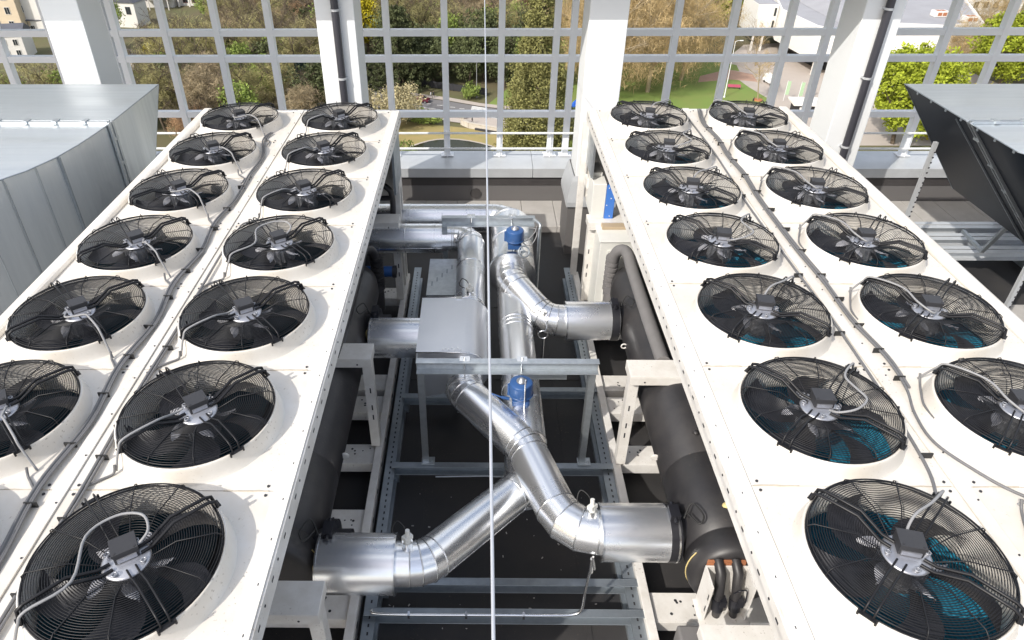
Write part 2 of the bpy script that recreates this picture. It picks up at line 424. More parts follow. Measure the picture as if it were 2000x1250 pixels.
# ================================================================== fans
MT['sealant'] = mat('seam_sealant', (0.50, 0.45, 0.37), 0.7, noise=0.6, nscale=12, col2=(0.30, 0.25, 0.19))
MT['motor_pale'] = mat('impeller_root_pale', (0.46, 0.46, 0.49), 0.35)
RG = 0.46
def gz(r):
    if r > 0.452: return -0.03*(r-0.452)/0.012
    if r > 0.25: return 0.0+0.012*min(1, (0.452-r)/0.05)
    return 0.012-0.062*(0.25-r)/(0.25-0.11)
def guard_mesh(nr, seg, wr, name):
    b = MB()
    for i in range(nr):
        r = 0.118+(0.455-0.118)*i/(nr-1)
        z = gz(r)
        b.tube([(r*math.cos(2*math.pi*j/seg), r*math.sin(2*math.pi*j/seg), z) for j in range(seg)], wr, 4, closed=True)
    for (r, z, q) in ((0.462, -0.018, 0.0042), (0.466, -0.04, 0.0042)):
        b.tube([(r*math.cos(2*math.pi*j/seg), r*math.sin(2*math.pi*j/seg), z) for j in range(seg)], q, 6, closed=True)
    for k in range(8):
        a = R(22.5+45*k + (6 if k % 2 else -6)); c, s = math.cos(a), math.sin(a)
        pr = [(0.11, gz(0.11)-0.004), (0.25, 0.017), (0.44, 0.017), (0.463, -0.004), (0.468, -0.042)]
        b.tube([(r*c, r*s, z) for r, z in pr], 0.0034, 5)
    for q in range(4):                       # double-rod motor brackets, two heavy and two light
        a = R(45+90*q); c, s = math.cos(a), math.sin(a)
        rad = 0.0095 if q % 2 == 0 else 0.0052
        off = 0.022
        for sg in (-1, 1):
            ox, oy = -s*off*sg, c*off*sg
            pr = [(0.07, -0.030), (0.13, -0.028), (0.255, 0.042), (0.44, 0.034), (0.472, 0.018), (0.48, -0.03)]
            b.tube([(r*c+ox, r*s+oy, z) for r, z in pr], rad, 7)
        # foot clip at the rim
        b.obox((0.487*c, 0.487*s, -0.030), (c, s, 0), (-s, c, 0), (0, 0, 1), 0.022, 0.085 if q % 2 else 0.05, 0.006)
        for sg in (-1, 1) if q % 2 else ():
            b.cyl((0.490*c-s*0.04*sg, 0.490*s+c*0.04*sg, -0.05), (0.490*c-s*0.04*sg, 0.490*s+c*0.04*sg, -0.015), 0.006, 6)
    return b.mesh(name, MT['wire'])
ME_G_NEAR = guard_mesh(29, 88, 0.0023, 'fan_guard')
ME_G_FAR = guard_mesh(22, 56, 0.0017, 'fan_guard_far')
def impeller_mesh():
    b = MB()
    for k in range(5):
        a0 = 2*math.pi*k/5; g = []
        for i in range(8):
            t = i/7; r = 0.105+0.34*t
            lead = a0+0.25*t-0.55*t*t; wdt = 0.60-0.14*t+0.10*math.sin(t*3.1)
            row = []
            for j in range(5):
                u = j/4; a = lead+wdt*u
                z = -0.135+0.085*(u-0.5)*(1-0.45*t)*-1 - 0.02*math.sin(u*3.14)
                row.append((r*math.cos(a), r*math.sin(a), z))
            g.append(row)
        v = [p for r in g for p in r]; f = []
        for i in range(7):
            for j in range(4): f.append((i*5+j, i*5+j+1, i*5+j+6, i*5+j+5))
        b.add(v, f, 0, True)
    # ribbed rotor hub
    b.lathe([(0.0, -0.058), (0.085, -0.058), (0.10, -0.066), (0.108, -0.085), (0.108, -0.21), (0.09, -0.225), (0, -0.225)], n=36, mi=1)
    for k in range(18):
        a = 2*math.pi*k/18
        b.obox((0.106*math.cos(a), 0.106*math.sin(a), -0.13), (math.cos(a), math.sin(a), 0), (-math.sin(a), math.cos(a), 0), (0, 0, 1), 0.024, 0.007, 0.11, 1)
    for k in range(5):       # pale scoop at each blade root
        a = 2*math.pi*k/5+0.34; rows = []
        for i in range(7):
            t = i/6; r = 0.112+0.105*t; hw = 0.036*math.sin(math.pi*(0.12+0.88*t))**0.8*(1.05-0.3*t)
            c, s = math.cos(a+0.25*t), math.sin(a+0.25*t)
            rows += [(r*c-s*hw*u, r*s+c*hw*u, -0.088-0.02*t-0.012*u+0.014*(1-u*u)) for u in (-1, 0, 1)]
        b.add(rows, [(i*3+j, i*3+j+1, i*3+j+4, i*3+j+3) for i in range(6) for j in range(2)], 2, True)
    return b.mesh('fan_impeller', [MT['plastic'], MT['rotor'], MT['motor_pale']])
ME_IMP = impeller_mesh()
def plate_mesh():
    b = MB(); b.lathe([(0, -0.036), (0.108, -0.036), (0.118, -0.042), (0.118, -0.058), (0, -0.058)], n=40)
    for k in range(4):
        a = R(80+90*k); b.cyl((0.098*math.cos(a), 0.098*math.sin(a), -0.038), (0.098*math.cos(a), 0.098*math.sin(a), -0.026), 0.011, 8, 1)
        b.tube([(0.098*math.cos(a)+0.014*math.cos(q), 0.098*math.sin(a)+0.014*math.sin(q), -0.02) for q in [R(60*i) for i in range(6)]], 0.004, 5, 1, closed=True)
    return b.mesh('motor_plate', [MT['motor'], MT['rotor']])
ME_PL = plate_mesh()
def jbox_mesh():
    b = MB(); b.box(-0.058, 0.058, -0.048, 0.054, -0.034, 0.026); b.box(-0.062, 0.062, -0.052, 0.058, 0.016, 0.034)
    b.box(-0.046, 0.046, -0.0545, -0.048, -0.030, -0.004, 1)
    for x in (-0.062, 0.062): b.cyl((x*.75, -0.04, 0.032), (x*.75, -0.04, 0.037), 0.006, 8, 2)
    return b.mesh('junction_box', [MT['box_grey'], MT['motor'], MT['slot']])
ME_JB = jbox_mesh()
def arc(c, r, a0, a1, z0, z1, n=10):
    return [(c[0]+r*math.cos(R(a0+(a1-a0)*i/n)), c[1]+r*math.sin(R(a0+(a1-a0)*i/n)), z0+(z1-z0)*i/n) for i in range(n+1)]
def smooth(pts, n=5):
    p = [Vector(q) for q in pts]; out = []
    for i in range(len(p)-1):
        a = p[max(i-1, 0)]; c = p[i]; d = p[i+1]; e = p[min(i+2, len(p)-1)]
        for k in range(n):
            t = k/n
            out.append(0.5*((2*c)+(d-a)*t+(2*a-5*c+4*d-e)*t*t+(3*c-a-3*d+e)*t**3))
    out.append(p[-1]); return out
def cable_mesh(kind):
    b = MB()
    rod = lambda d, r, z, o=0.0: (r*math.cos(R(d))-o*math.sin(R(d)), r*math.sin(R(d))+o*math.cos(R(d)), z)
    if kind == 0:      # big loop over the guard and down the lower-left bracket
        pts = [(0.06, 0.05, 0.02), (0.09, 0.11, 0.05), (0.03, 0.19, 0.065), (-0.10, 0.18, 0.065), (-0.20, 0.06, 0.06), rod(225, 0.24, 0.062, 0.03), rod(225, 0.44, 0.052, 0.03), rod(225, 0.49, 0.0, 0.03), rod(225, 0.55, -0.14, 0.02)]
    elif kind == 1:    # short, straight down the lower-left bracket
        pts = [(-0.08, -0.02, 0.0), (-0.12, -0.06, -0.005), rod(225, 0.25, 0.062, 0.02), rod(225, 0.44, 0.054, 0.02), rod(225, 0.49, 0.0, 0.02), rod(225, 0.54, -0.14, 0.02)]
    elif kind == 2:    # along the lower-right bracket
        pts = [(0.08, -0.01, 0.0), (0.10, -0.05, 0.02), rod(315, 0.18, 0.03, -0.0), rod(315, 0.26, 0.062, 0.0), rod(315, 0.44, 0.054, 0.0), rod(315, 0.49, 0.0, 0.0), rod(315, 0.57, -0.15, 0.02)]
    elif kind == 3:    # under the box then lower right
        pts = [(-0.05, -0.07, 0.0), (-0.03, -0.12, 0.0), (0.05, -0.12, 0.01), rod(315, 0.20, 0.04), rod(315, 0.3, 0.062), rod(315, 0.44, 0.054), rod(315, 0.49, 0.0), rod(315, 0.57, -0.15)]
    elif kind == 4:    # wide loop to the upper-right light bracket
        pts = [(0.02, -0.07, 0.0), (0.05, -0.12, 0.03), (0.15, -0.12, 0.06), (0.24, -0.04, 0.065), (0.22, 0.06, 0.065), (0.20, 0.16, 0.062), rod(45, 0.34, 0.058), rod(45, 0.45, 0.052), rod(45, 0.49, 0.0), rod(45, 0.56, -0.14)]
    elif kind == 5:    # straight up the upper-right light bracket
        pts = [(0.03, 0.07, 0.0), (0.04, 0.11, 0.02), (0.10, 0.17, 0.06), rod(48, 0.32, 0.062), rod(45, 0.45, 0.054), rod(45, 0.49, 0.0), rod(45, 0.56, -0.14)]
    else:              # upper-left heavy bracket
        pts = [(0.0, -0.07, 0.0), (-0.06, -0.12, 0.02), (-0.13, -0.02, 0.05), rod(135, 0.22, 0.065, 0.01), rod(135, 0.44, 0.058, 0.01), rod(135, 0.49, 0.0, 0.01), rod(135, 0.56, -0.14)]
    b.tube(smooth(pts, 5), 0.0074, 8)
    return b.mesh('fan_cable', MT['conduit'])
ME_CB = [cable_mesh(k) for k in range(7)]

def deck_mesh(x0, x1, y0, y1, seed):
    """white deck pressing with its raised fan shroud; origin at the fan axis, z=0 at deck level"""
    b = MB(); r0 = 0.512; rr = random.Random(seed)
    angs = sorted(set([round(2*math.pi*j/72, 6) for j in range(72)]+[round(math.atan2(yy, xx) % (2*math.pi), 6) for xx in (x0, x1) for yy in (y0, y1)]))
    def onrect(a):
        c, s = math.cos(a), math.sin(a); t = 1e9
        if c > 1e-9: t = min(t, x1/c)
        if c < -1e-9: t = min(t, x0/c)
        if s > 1e-9: t = min(t, y1/s)
        if s < -1e-9: t = min(t, y0/s)
        return (c*t, s*t)
    n = len(angs); inner = [(r0*math.cos(a), r0*math.sin(a), 0) for a in angs]; outer = [(*onrect(a), 0) for a in angs]
    skirt = [(p[0], p[1], -0.03) for p in outer]
    b.add(inner+outer+skirt, [(i, n+i, n+(i+1) % n, (i+1) % n) for i in range(n)]+[(n+i, 2*n+i, 2*n+(i+1) % n, n+(i+1) % n) for i in range(n)])
    prof = [(r0, 0.0), (0.508, 0.006), (0.502, 0.02), (0.496, 0.045), (0.491, 0.07), (0.487, 0.096), (0.484, 0.112), (0.480, 0.12), (0.474, 0.12), (0.469, 0.112), (0.466, 0.05), (0.464, -0.06), (0.475, -0.13), (0.50, -0.16)]
    b.lathe(prof, n=72)
    for (xx, yy) in ((x0+0.04, y0+0.03), (x1-0.04, y0+0.03), (x0+0.04, y1-0.03), (x1-0.04, y1-0.03), ((x0+x1)/2+rr.uniform(-.1, .1), y0+0.025)):
        b.cyl((xx, yy, 0.0), (xx, yy, 0.006), 0.009, 6, 1)
    return b.mesh('deck_panel', [MT['white'], MT['slot']])

def make_chiller(name, label, cols, xin, xout, yrow, pit, left):
    """cols: x of inner and outer fan column"""
    t = thing(name, label, 'chiller', ((xin+xout)/2, 0, 0), 'air-cooled chillers')
    ox = (xin+xout)/2; sg = -1 if left else 1           # sg points from the aisle outwards
    zd = 2.88; ye = yrow+6.5*pit+0.05; ys = yrow-0.5*pit
    xmid = (cols[0]+cols[1])/2
    P = lambda bld, nm, mats, bv=0.0: bld.build(nm, mats, t, bv)
    # deck panels + fans
    hole = {}
    for ci, cx in enumerate(cols):
        lo, hi = (min(xmid, xin if ci == 0 else xout), max(xmid, xin if ci == 0 else xout))
        if ci == 0:
            if left: hi = xin-0.094
            else: lo = xin+0.10
        else:
            if left: lo = xout+0.13
            else: hi = xout-0.13
        if left: lo, hi = (lo+0.002, hi-0.045) if ci == 1 else (lo+0.045, hi-0.002)
        else: lo, hi = (lo+0.045, hi-0.002) if ci == 1 else (lo+0.002, hi-0.045)
        dm = deck_mesh(lo-cx, hi-cx, -pit/2+0.003, pit/2-0.003, 3+ci)
        for k in range(7):
            fy = yrow+k*pit
            d = bpy.data.objects.new('deck_panel', dm); COL.objects.link(d); d.parent = t
            d.location = (cx-ox, fy, zd)
            g = bpy.data.objects.new('fan', ME_G_NEAR if k < 3 else ME_G_FAR); COL.objects.link(g); g.parent = t
            g.location = (cx-ox, fy, zd+0.155)
            g.rotation_euler.z = (0 if left else R(90))+R(rng.uniform(-3, 3))
            gr = g.rotation_euler.z
            side = ('inner' if ci == 0 else 'outer')
            if not left and k < 4: g['label'] = 'black caged fan with teal coil showing through its blades'
            im = bpy.data.objects.new('impeller', ME_IMP); COL.objects.link(im); im.parent = g; im.rotation_euler.z = rng.uniform(0, 6.28)
            pl = bpy.data.objects.new('motor_plate', ME_PL); COL.objects.link(pl); pl.parent = g; pl.rotation_euler.z = rng.uniform(-.2, .2)
            jb = bpy.data.objects.new('junction_box', ME_JB); COL.objects.link(jb); jb.parent = g
            jb.rotation_euler.z = -gr+(R(38) if left else R(-8))+R(rng.uniform(-7, 7))
            jb.location = Matrix.Rotation(-gr, 3, 'Z') @ Vector((-0.012 if left else 0.02, 0.035, 0))
            if left: kd = ([0, 1, 1, 0, 1, 1, 1] if ci == 0 else [2, 2, 3, 2, 3, 2, 3])[k]
            else: kd = ([5, 4, 5, 4, 5, 4, 5] if ci == 0 else [6, 6, 6, 6, 6, 6, 6])[k]
            cb = bpy.data.objects.new('cable', ME_CB[kd]); COL.objects.link(cb); cb.parent = g; cb.rotation_euler.z = -gr
    yb0, yb1 = ys-0.05, ye
    # centre seam cover, inner and outer edge rails, end strip
    b = MB(); b.box(xmid-0.042-ox, xmid+0.042-ox, yb0, yb1, zd-0.02, zd+0.012)
    y = yb0+0.3
    while y < yb1: b.cyl((xmid-ox+0.026, y, zd+0.01), (xmid-ox+0.026, y, zd+0.017), 0.006, 6, 1); y += 0.353
    P(b, 'seam_cover', [MT['white'], MT['slot']], 0.004)
    b = MB(); a, c = sorted((xin, xin+sg*0.0965)); b.box(a-ox, c-ox, yb0, yb1, zd-0.075, zd+(0.001 if left else 0.006))
    a, c = sorted((xin-sg*0.001, xin-sg*0.012)); b.box(a-ox, c-ox, yb0, yb1, zd-0.16, zd-0.012)
    y = yb0+0.05
    while y < yb1-0.1:
        a, c = sorted((xin-sg*0.012, xin-sg*0.014))
        b.box(a-ox, c-ox, y, y+0.035, zd-0.075, zd-0.06, 1)
        b.cyl((xin-sg*0.012-ox, y+0.13, zd-0.06), (xin-sg*0.016-ox, y+0.13, zd-0.06), 0.008, 6, 1)
        a, c = sorted((xin+sg*0.028, xin+sg*0.034)); b.box(a-ox, c-ox, y+0.2, y+0.215, zd+(0.001 if left else 0.006), zd+(0.0025 if left else 0.0075), 1)
        y += 0.265
    P(b, 'edge_rail', [MT['white_frame'], MT['slot']], 0.003)
    b = MB(); a, c = sorted((xout, xout-sg*0.125)); b.box(a-ox, c-ox, yb0, yb1, zd-0.12, zd+0.045)
    P(b, 'outer_rail', MT['white'], 0.03)
    b = MB(); a, c = sorted((xin+sg*0.097, xout-sg*0.127)); b.box(a-ox, c-ox, yrow+6.5*pit+0.003, ye, zd-0.14, zd+0.003)
    P(b, 'end_strip', MT['white'], 0.004)
    for k in range(6):
        yy = yrow+(k+0.5)*pit
        for ci, cx in enumerate(cols):
            for s2 in (-1, 1):
                b = MB(); xa = cx+s2*0.30; xb = cx+s2*0.56; n_ = 9
                b.tube([(xa+(xb-xa)*q/n_-ox, yy+rng.uniform(-.002, .002), zd+0.0005) for q in range(n_+1)], [rng.uniform(.003, .0065) for q in range(n_+1)], 6)
                P(b, 'seam_sealant', MT['sealant'])
    # coils under the deck (V per fan column) and an added dark plate blocking light below them
    for cx in cols:
        for s2 in (-1, 1):
            b = MB(); x1, x2 = cx+s2*0.55-ox, cx+s2*0.14-ox; th = 0.06*s2
            v = [(x1, yb0+.05, 2.70), (x1+th, yb0+.05, 2.70), (x2+th, yb0+.05, 1.74), (x2, yb0+.05, 1.74),
                 (x1, yb1-.1, 2.70), (x1+th, yb1-.1, 2.70), (x2+th, yb1-.1, 1.74), (x2, yb1-.1, 1.74)]
            b.add(v, [(3, 7, 4, 0)], 0); b.add(v, [(0, 1, 2, 3), (7, 6, 5, 4), (0, 4, 5, 1), (1, 5, 6, 2), (2, 6, 7, 3)], 1)  # outer faces coloured black for the shade below, keeping teal out of reflections
            P(b, 'condenser_coil', [MT['teal_shaded'] if left else MT['teal'], MT['slot']])
    b = MB(); a, c = sorted((xin+sg*0.60, xout-sg*0.06)); b.box(a-ox, c-ox, yb0+.05, yb1-.1, 1.68, 1.72); P(b, 'plenum_light_block', MT['slot'])
    b = MB(); a, c = sorted((xout-sg*0.02, xout-sg*0.05)); b.box(a-ox, c-ox, yb0, yb1, 0.32, zd-0.12); P(b, 'side_panel', MT['grey_panel'] if left else MT['foam'])
    b = MB()   # end panels
    a, c = sorted((xin+sg*0.05, xout-sg*0.06)); b.box(a-ox, c-ox, yb1-0.07, yb1-0.03, 1.62, zd-0.14); P(b, 'end_panel', MT['white_frame'])
    b = MB(); b.box(a-ox, c-ox, yb0+0.0, yb0+0.04, 1.62, zd-0.03)
    P(b, 'end_panel', MT['white_frame'])
    b = MB(); a, c = sorted((xin+sg*0.02, xin+sg*0.05)); b.box(a-ox, c-ox, (yb1-0.75 if left else yb1-0.62), yb1-0.08, 2.0 if left else 2.16, zd-0.08); P(b, 'inner_side_panel', MT['steel_dark'] if left else MT['galv'])
    # base rails
    b = MB(); b.channel((xin-ox, yb0-0.4, 0.21), (xin-ox, yb1, 0.21), 0.07, 0.2, 0.012, upv=(0, 0, 1), flip=1 if not left else -1)
    y = yb0
    while y < yb1: b.box(xin-ox-0.009, xin-ox+0.009, y, y+0.05, 0.20, 0.235, 1); y += 0.37
    a, c = sorted((xin, xin+sg*0.075)); b.box(a-ox, c-ox, yb0-0.4, yb1, 0.303, 0.312); P(b, 'base_rail', [MT['white_frame'], MT['slot']], 0.003)
    b = MB(); b.box(xout-sg*.06-ox-0.05, xout-sg*.06-ox+0.05, yb0-.4, yb1, 0.1, 0.31); P(b, 'outer_base_rail', MT['white_frame'])
    # cross members with holes
    for cy in (8.55, 7.75, 6.55, 6.15, 5.35, 4.45, 3.55, 2.7):
        b = MB(); a, c = sorted((xin+sg*0.078, xin+sg*1.3)); b.box(a-ox, c-ox, cy-0.13, cy+0.13, 0.25, 0.262); b.box(a-ox, c-ox, cy-0.142, cy-0.13, 0.13, 0.262); b.box(a-ox, c-ox, cy+0.13, cy+0.142, 0.13, 0.262)
        rr = random.Random(int(cy*10))
        for k in range(6):
            hx = xin+sg*(0.13+rr.uniform(0, 0.34)); hy = cy+rr.uniform(-0.09, 0.09)
            b.lathe([(0.0, 0.2645), (rr.choice((0.009, 0.014, 0.012)), 0.2645)], (hx-ox, hy, 0), 10, 1)
        P(b, 'cross_member', [MT['white_frame'], MT['slot']], 0.003)
    # vertical posts and portal arms over the evaporator
    for (py, top) in ((8.35, 1.62), (5.47 if left else 5.22, 1.62), (2.76 if left else 2.46, 1.62)):
        b = MB(); b.box(*sorted((xin+sg*0.02-ox, xin+sg*0.12-ox)), py-0.055, py+0.055, 0.32, top-0.1)
        for z in (0.72, 0.86, 1.1): b.box(xin+sg*0.055-ox, xin+sg*0.07-ox, py-0.0565, py-0.0545, z, z+0.07, 1)
        P(b, 'post', [MT['white_frame'], MT['slot']], 0.003)
        b = MB(); a, c = sorted((xin+sg*0.01, xin+sg*0.98)); b.box(a-ox, c-ox, py-0.13, py+0.13, top-0.012, top); b.box(a-ox, c-ox, py-0.13, py-0.118, top-0.11, top-0.012); b.box(a-ox, c-ox, py+0.118, py+0.13, top-0.11, top-0.012)
        a, c = sorted((xin+sg*0.01, xin+sg*0.022)); b.box(a-ox, c-ox, py-0.118, py+0.118, top-0.11, top-0.012)
        b.cyl((xin+sg*0.15-ox, py-0.131, top-0.07), (xin+sg*0.15-ox, py-0.134, top-0.07), 0.009, 8, 1)
        P(b, 'portal_arm', [MT['white_frame'], MT['slot']], 0.004)
    for py in ((yb1-0.06, 8.72) if left else (yb1-0.06,)):        # tall rear posts carrying the deck
        b = MB(); b.channel((xin+sg*0.03-ox, py, 0.32), (xin+sg*0.03-ox, py, zd-0.17), 0.08, 0.08, 0.01, upv=(0, 1, 0), flip=1)
        for z in (1.3, 1.12): b.cyl((xin+sg*0.03-ox-sg*0.006, py, z), (xin+sg*0.03-ox-sg*0.008, py, z), 0.026, 12, 1)
        P(b, 'post', [MT['white_frame'], MT['slot']], 0.003)
    b = MB(); a, c = sorted((xin+sg*0.075, xin+sg*1.0)); b.box(a-ox, c-ox, yb1-0.1, yb1-0.03, 1.55, 1.66); b.box(*sorted((xin+sg*0.02-ox, xin+sg*0.06-ox)), 8.77, yb1-0.11, 1.86, 1.995)
    P(b, 'rear_beam', MT['white_frame'], 0.003)
    # evaporator shell
    ex = xin+sg*0.53-ox; re = 0.345
    b = MB(); b.lathe([(0, 3.19), (0.27, 3.19), (0.315, 3.20), (0.345, 3.225), (0.358, 3.27), (0.358, 3.345), (re, 3.36), (re, 3.42), (re-0.008, 3.425), (re-0.008, 3.44), (re, 3.445), (re, 4.2), (re-0.005, 4.205), (re-0.005, 4.215), (re, 4.22), (re, 7.2), (0.30, 7.4), (0.1, 7.46), (0, 7.46)], (ex, 0, 1.2), 56, 0, 'y')
    o = P(b, 'evaporator_shell', MT['foam']); recalc(o)
    b = MB()
    for q in range(2):
        b = MB(); b.cyl((ex+(-0.06+0.13*q), 3.17, 1.40), (ex+(-0.06+0.13*q), 3.195, 1.40), 0.008, 8); P(b, 'shell_plug', MT['motor'])
    b = MB(); b.tube([(ex+sg*(-0.36)*math.cos(R(a)), 3.31-0.0, 1.2+0.366*math.sin(R(a))) for a in range(-60, 31, 10)], 0.005, 6, 1)
    P(b, 'yellow_edge_lead', [MT['rust'], MT['brass']])
    b = MB(); b.tube([(ex-sg*0.36, yy, 1.2) for yy in (4.44, 4.46)], 0.03, 10); b.tube([(ex-sg*0.365+0.03*math.cos(R(a)), 4.45, 1.2+0.03*math.sin(R(a))) for a in range(0, 360, 30)], 0.008, 6, closed=True)
    b.tube([(ex-sg*0.365+0.03*math.cos(R(a)), 6.1, 1.2+0.03*math.sin(R(a))) for a in range(0, 360, 30)], 0.008, 6, closed=True)
    P(b, 'lifting_ring', MT['white_frame'])
    b = MB(); b.lathe([(0.004, re-0.005), (0.03, re+0.012), (0.02, re+0.03), (0.0, re+0.034)], (0, 0, 0), 12, 0)
    for k in range(len(b.v)): b.v[k] = (b.v[k][0]+ex-sg*0.06, b.v[k][1]+4.42, b.v[k][2]+1.19)
    P(b, 'sensor_boss', MT['foam'])
    b = MB(); b.lathe([(0.0, re), (0.035, re), (0.028, re+0.014), (0.012, re+0.03), (0.0, re+0.032)], (0, 0, 0), 10)
    for k in range(len(b.v)): b.v[k] = (b.v[k][0]+ex-sg*0.02+rng.uniform(-.006, .006), b.v[k][1]+3.63, b.v[k][2]+1.19)
    P(b, 'foam_blob', MT['brass'])
    # nozzles: black grooved couplings towards the aisle
    for ny in (3.45 if left else 3.63, 6.42 if left else 6.58):
        b = MB(); b.cyl((ex-sg*0.1, ny, 1.2), (xin-ox-sg*0.05, ny, 1.2), 0.16, 28); b.cyl((xin-ox+sg*0.16, ny, 1.2), (xin-ox+sg*0.07, ny, 1.2), 0.235, 32)
        b.obox((xin-ox+sg*0.11, ny, 1.45), (1, 0, 0), (0, 1, 0), (0, 0, 1), 0.08, 0.12, 0.06); b.cyl((xin-ox+sg*0.11, ny-0.1, 1.45), (xin-ox+sg*0.11, ny+0.1, 1.45), 0.016, 8)
        P(b, 'nozzle_coupling', MT['plastic'])
        b = MB(); b.tube(smooth([(xin-ox+sg*0.2, ny-0.05, 1.50), (xin-ox+sg*0.26, ny-0.16, 1.52), (xin-ox+sg*0.30, ny-0.10, 1.55), (xin-ox+sg*0.24, ny+0.02, 1.54), (xin-ox+sg*0.17, ny-0.07, 1.47)], 6), 0.007, 6)
        if left: b.tube(smooth([(xin-ox+sg*0.15, ny-0.2, 1.36), (xin-ox+sg*0.19, ny-0.26, 1.33), (xin-ox+sg*0.17, ny-0.28, 1.2), (xin-ox+sg*0.13, ny-0.26, 1.05)], 6), 0.009, 6, 1)
        P(b, 'sensor_lead', [MT['tie'], MT['brass']])
    # suction line and compressors behind
    b = MB(); sx = xin+sg*0.37-ox
    b.tube(smooth([(sx-sg*.12, 7.6, 0.9), (sx-sg*.12, 7.6, 1.35), (sx-sg*.08, 7.54, 1.58), (sx-sg*.0, 7.4, 1.65), (sx, 7.0, 1.63), (sx, 6.2, 1.61), (sx+sg*.01, 5.36, 1.585)], 6), 0.072 if not left else 0.06, 16)
    P(b, 'suction_line', MT['foam_grey'] if not left else MT['foam'])
    b = MB()
    for q in range(7): b.cyl((sx-sg*.12, 7.6, 0.98+0.075*q), (sx-sg*.12, 7.6, 1.02+0.075*q), 0.086, 18)
    b.cyl((sx-sg*0.10, 7.45, 0.75), (sx-sg*0.10, 7.45, 1.05), 0.11, 20)
    P(b, 'flexible_sleeve', MT['foam_grey'] if not left else MT['foam'])
    for q in range(2):
        b = MB(); cx2 = xin+sg*0.62-ox; cy2 = 8.0+0.62*q; b.lathe([(0, 0.95), (0.14, 0.93), (0.19, 0.84), (0.2, 0.4), (0.17, 0.3)], (cx2, cy2, 0), 28); P(b, 'compressor', MT['slot'])
    # expansion bracket with two insulated liquid lines at the front end
    b = MB()
    if not left:
        x0, x1 = 1.70-ox, 2.02-ox
        b.box(x0, x0+0.012, 2.97, 3.16, 1.04, 1.44); b.box(x1-0.012, x1, 2.97, 3.16, 1.04, 1.44); b.box(x0+0.012, x1-0.012, 3.148, 3.16, 1.02, 1.44); b.box(x0-0.03, x1+0.03, 2.90, 3.146, 1.02, 1.032)
        for z in (1.16, 1.3): b.box(x0-0.002, x0, 2.98, 2.995, z-0.03, z+0.03, 1); b.box(x1, x1+0.002, 2.98, 2.995, z-0.03, z+0.03, 1)
        P(b, 'valve_bracket', [MT['white_frame'], MT['slot']], 0.003)
        b = MB()
        for q in (0.10, 0.23):
            xx = x0+q; b.tube([(xx, 3.19, 1.46), (xx, 3.10, 1.43), (xx+0.005, 3.05, 1.25), (xx+0.01, 3.02, 1.08), (xx+0.03, 2.95, 0.55)], [0.038, 0.039, 0.037, 0.030, 0.026], 14)
            b.cyl((xx+0.007, 3.045, 1.20), (xx+0.01, 3.02, 1.10), 0.044, 12, 1); b.obox((xx+0.03, 3.02, 1.20), (1, 0, 0), (0, 1, 0), (0, 0, 1), 0.05, 0.06, 0.07, 1)
        b.tube(smooth([(x0+0.20, 3.02, 1.30), (x0+0.22, 3.0, 1.36), (x0+0.28, 3.01, 1.35), (x0+0.28, 2.98, 1.25)], 5), 0.006, 6, 1)
        P(b, 'liquid_line', [MT['foam'], MT['plastic']])
        b = MB(); b.box(x0+0.02, x0+0.30, 3.165, 3.188, 1.40, 1.47); P(b, 'rusty_flange', MT['rust'])
        b = MB(); b.box(1.66-ox, 1.86-ox, 3.05, 3.25, 0.28, 0.5); P(b, 'junction_casing', MT['foam_grey'], 0.02)
    # conduit bundle and ties on the deck
    if left:
        main = [(-2.56, 8.15), (-2.60, 7.92), (-2.48, 7.4), (-2.49, 6.9), (-2.465, 6.33), (-2.52, 5.8), (-2.47, 5.27), (-2.53, 4.75), (-2.47, 4.21), (-2.52, 3.68), (-2.47, 3.15), (-2.52, 2.62), (-2.47, 2.09), (-2.5, 1.6)]
        runs = [(main, 0.0, 0.010), (main, 0.022, 0.008), (main[4:], 0.009, 0.006), (main[6:], 0.036, 0.007), ([(-2.27, 5.6), (-2.26, 4.22), (-2.27, 3.4), (-2.25, 2.6), (-2.26, 1.6)], 0, 0.010), ([(-2.27, 4.6), (-2.26, 4.22), (-2.27, 3.4), (-2.25, 2.6), (-2.26, 1.6)], 0.021, 0.008)]
        drops = [(-3.011+(0.389 if k in (0, 1, 3, 5) else 0.403), yrow+k*pit-(0.418 if k in (0, 1, 3, 5) else 0.403), -2.51, yrow+k*pit-0.60) for k in range(7)]+[(-1.75-(0.375 if k in (0, 3) else 0.368), yrow+k*pit-(0.403 if k in (0, 3) else 0.396), -2.25, yrow+k*pit-0.56) for k in range(7)]
        ties = [(-2.49, y) for y in [2.0, 2.5, 2.95, 3.4, 3.8, 4.15, 4.55, 4.95, 5.3, 5.7, 6.1, 6.6]]+[(-2.25, y) for y in (1.95, 2.4, 2.85, 3.1, 3.9, 4.2)]
    else:
        main = [(2.92, 9.0), (2.84, 8.5), (2.87, 7.97), (2.84, 7.45), (2.86, 6.95), (2.825, 6.39), (2.82, 5.86), (2.825, 5.33), (2.85, 4.8), (2.842, 4.27), (2.89, 3.83), (2.87, 3.5)]
        runs = [(main, 0.0, 0.010), (main[:9], 0.019, 0.008), (main+[(2.80, 3.25), (2.79, 3.0), (2.92, 2.76), (3.04, 2.62), (3.2, 2.52), (3.35, 2.5)], -0.022, 0.009),
                ([(2.68, 8.9), (2.70, 7.5), (2.66, 6.21), (2.67, 5.14), (2.68, 4.25), (2.66, 3.4), (2.62, 2.83), (2.56, 2.6)], 0, 0.010)]
        drops = [(3.381-0.396, yrow+k*pit+0.396, 2.885, yrow+k*pit+0.10) for k in range(7)]+[(2.137+0.396, yrow+k*pit+0.396, 2.675, yrow+k*pit+0.16) for k in range(7)]
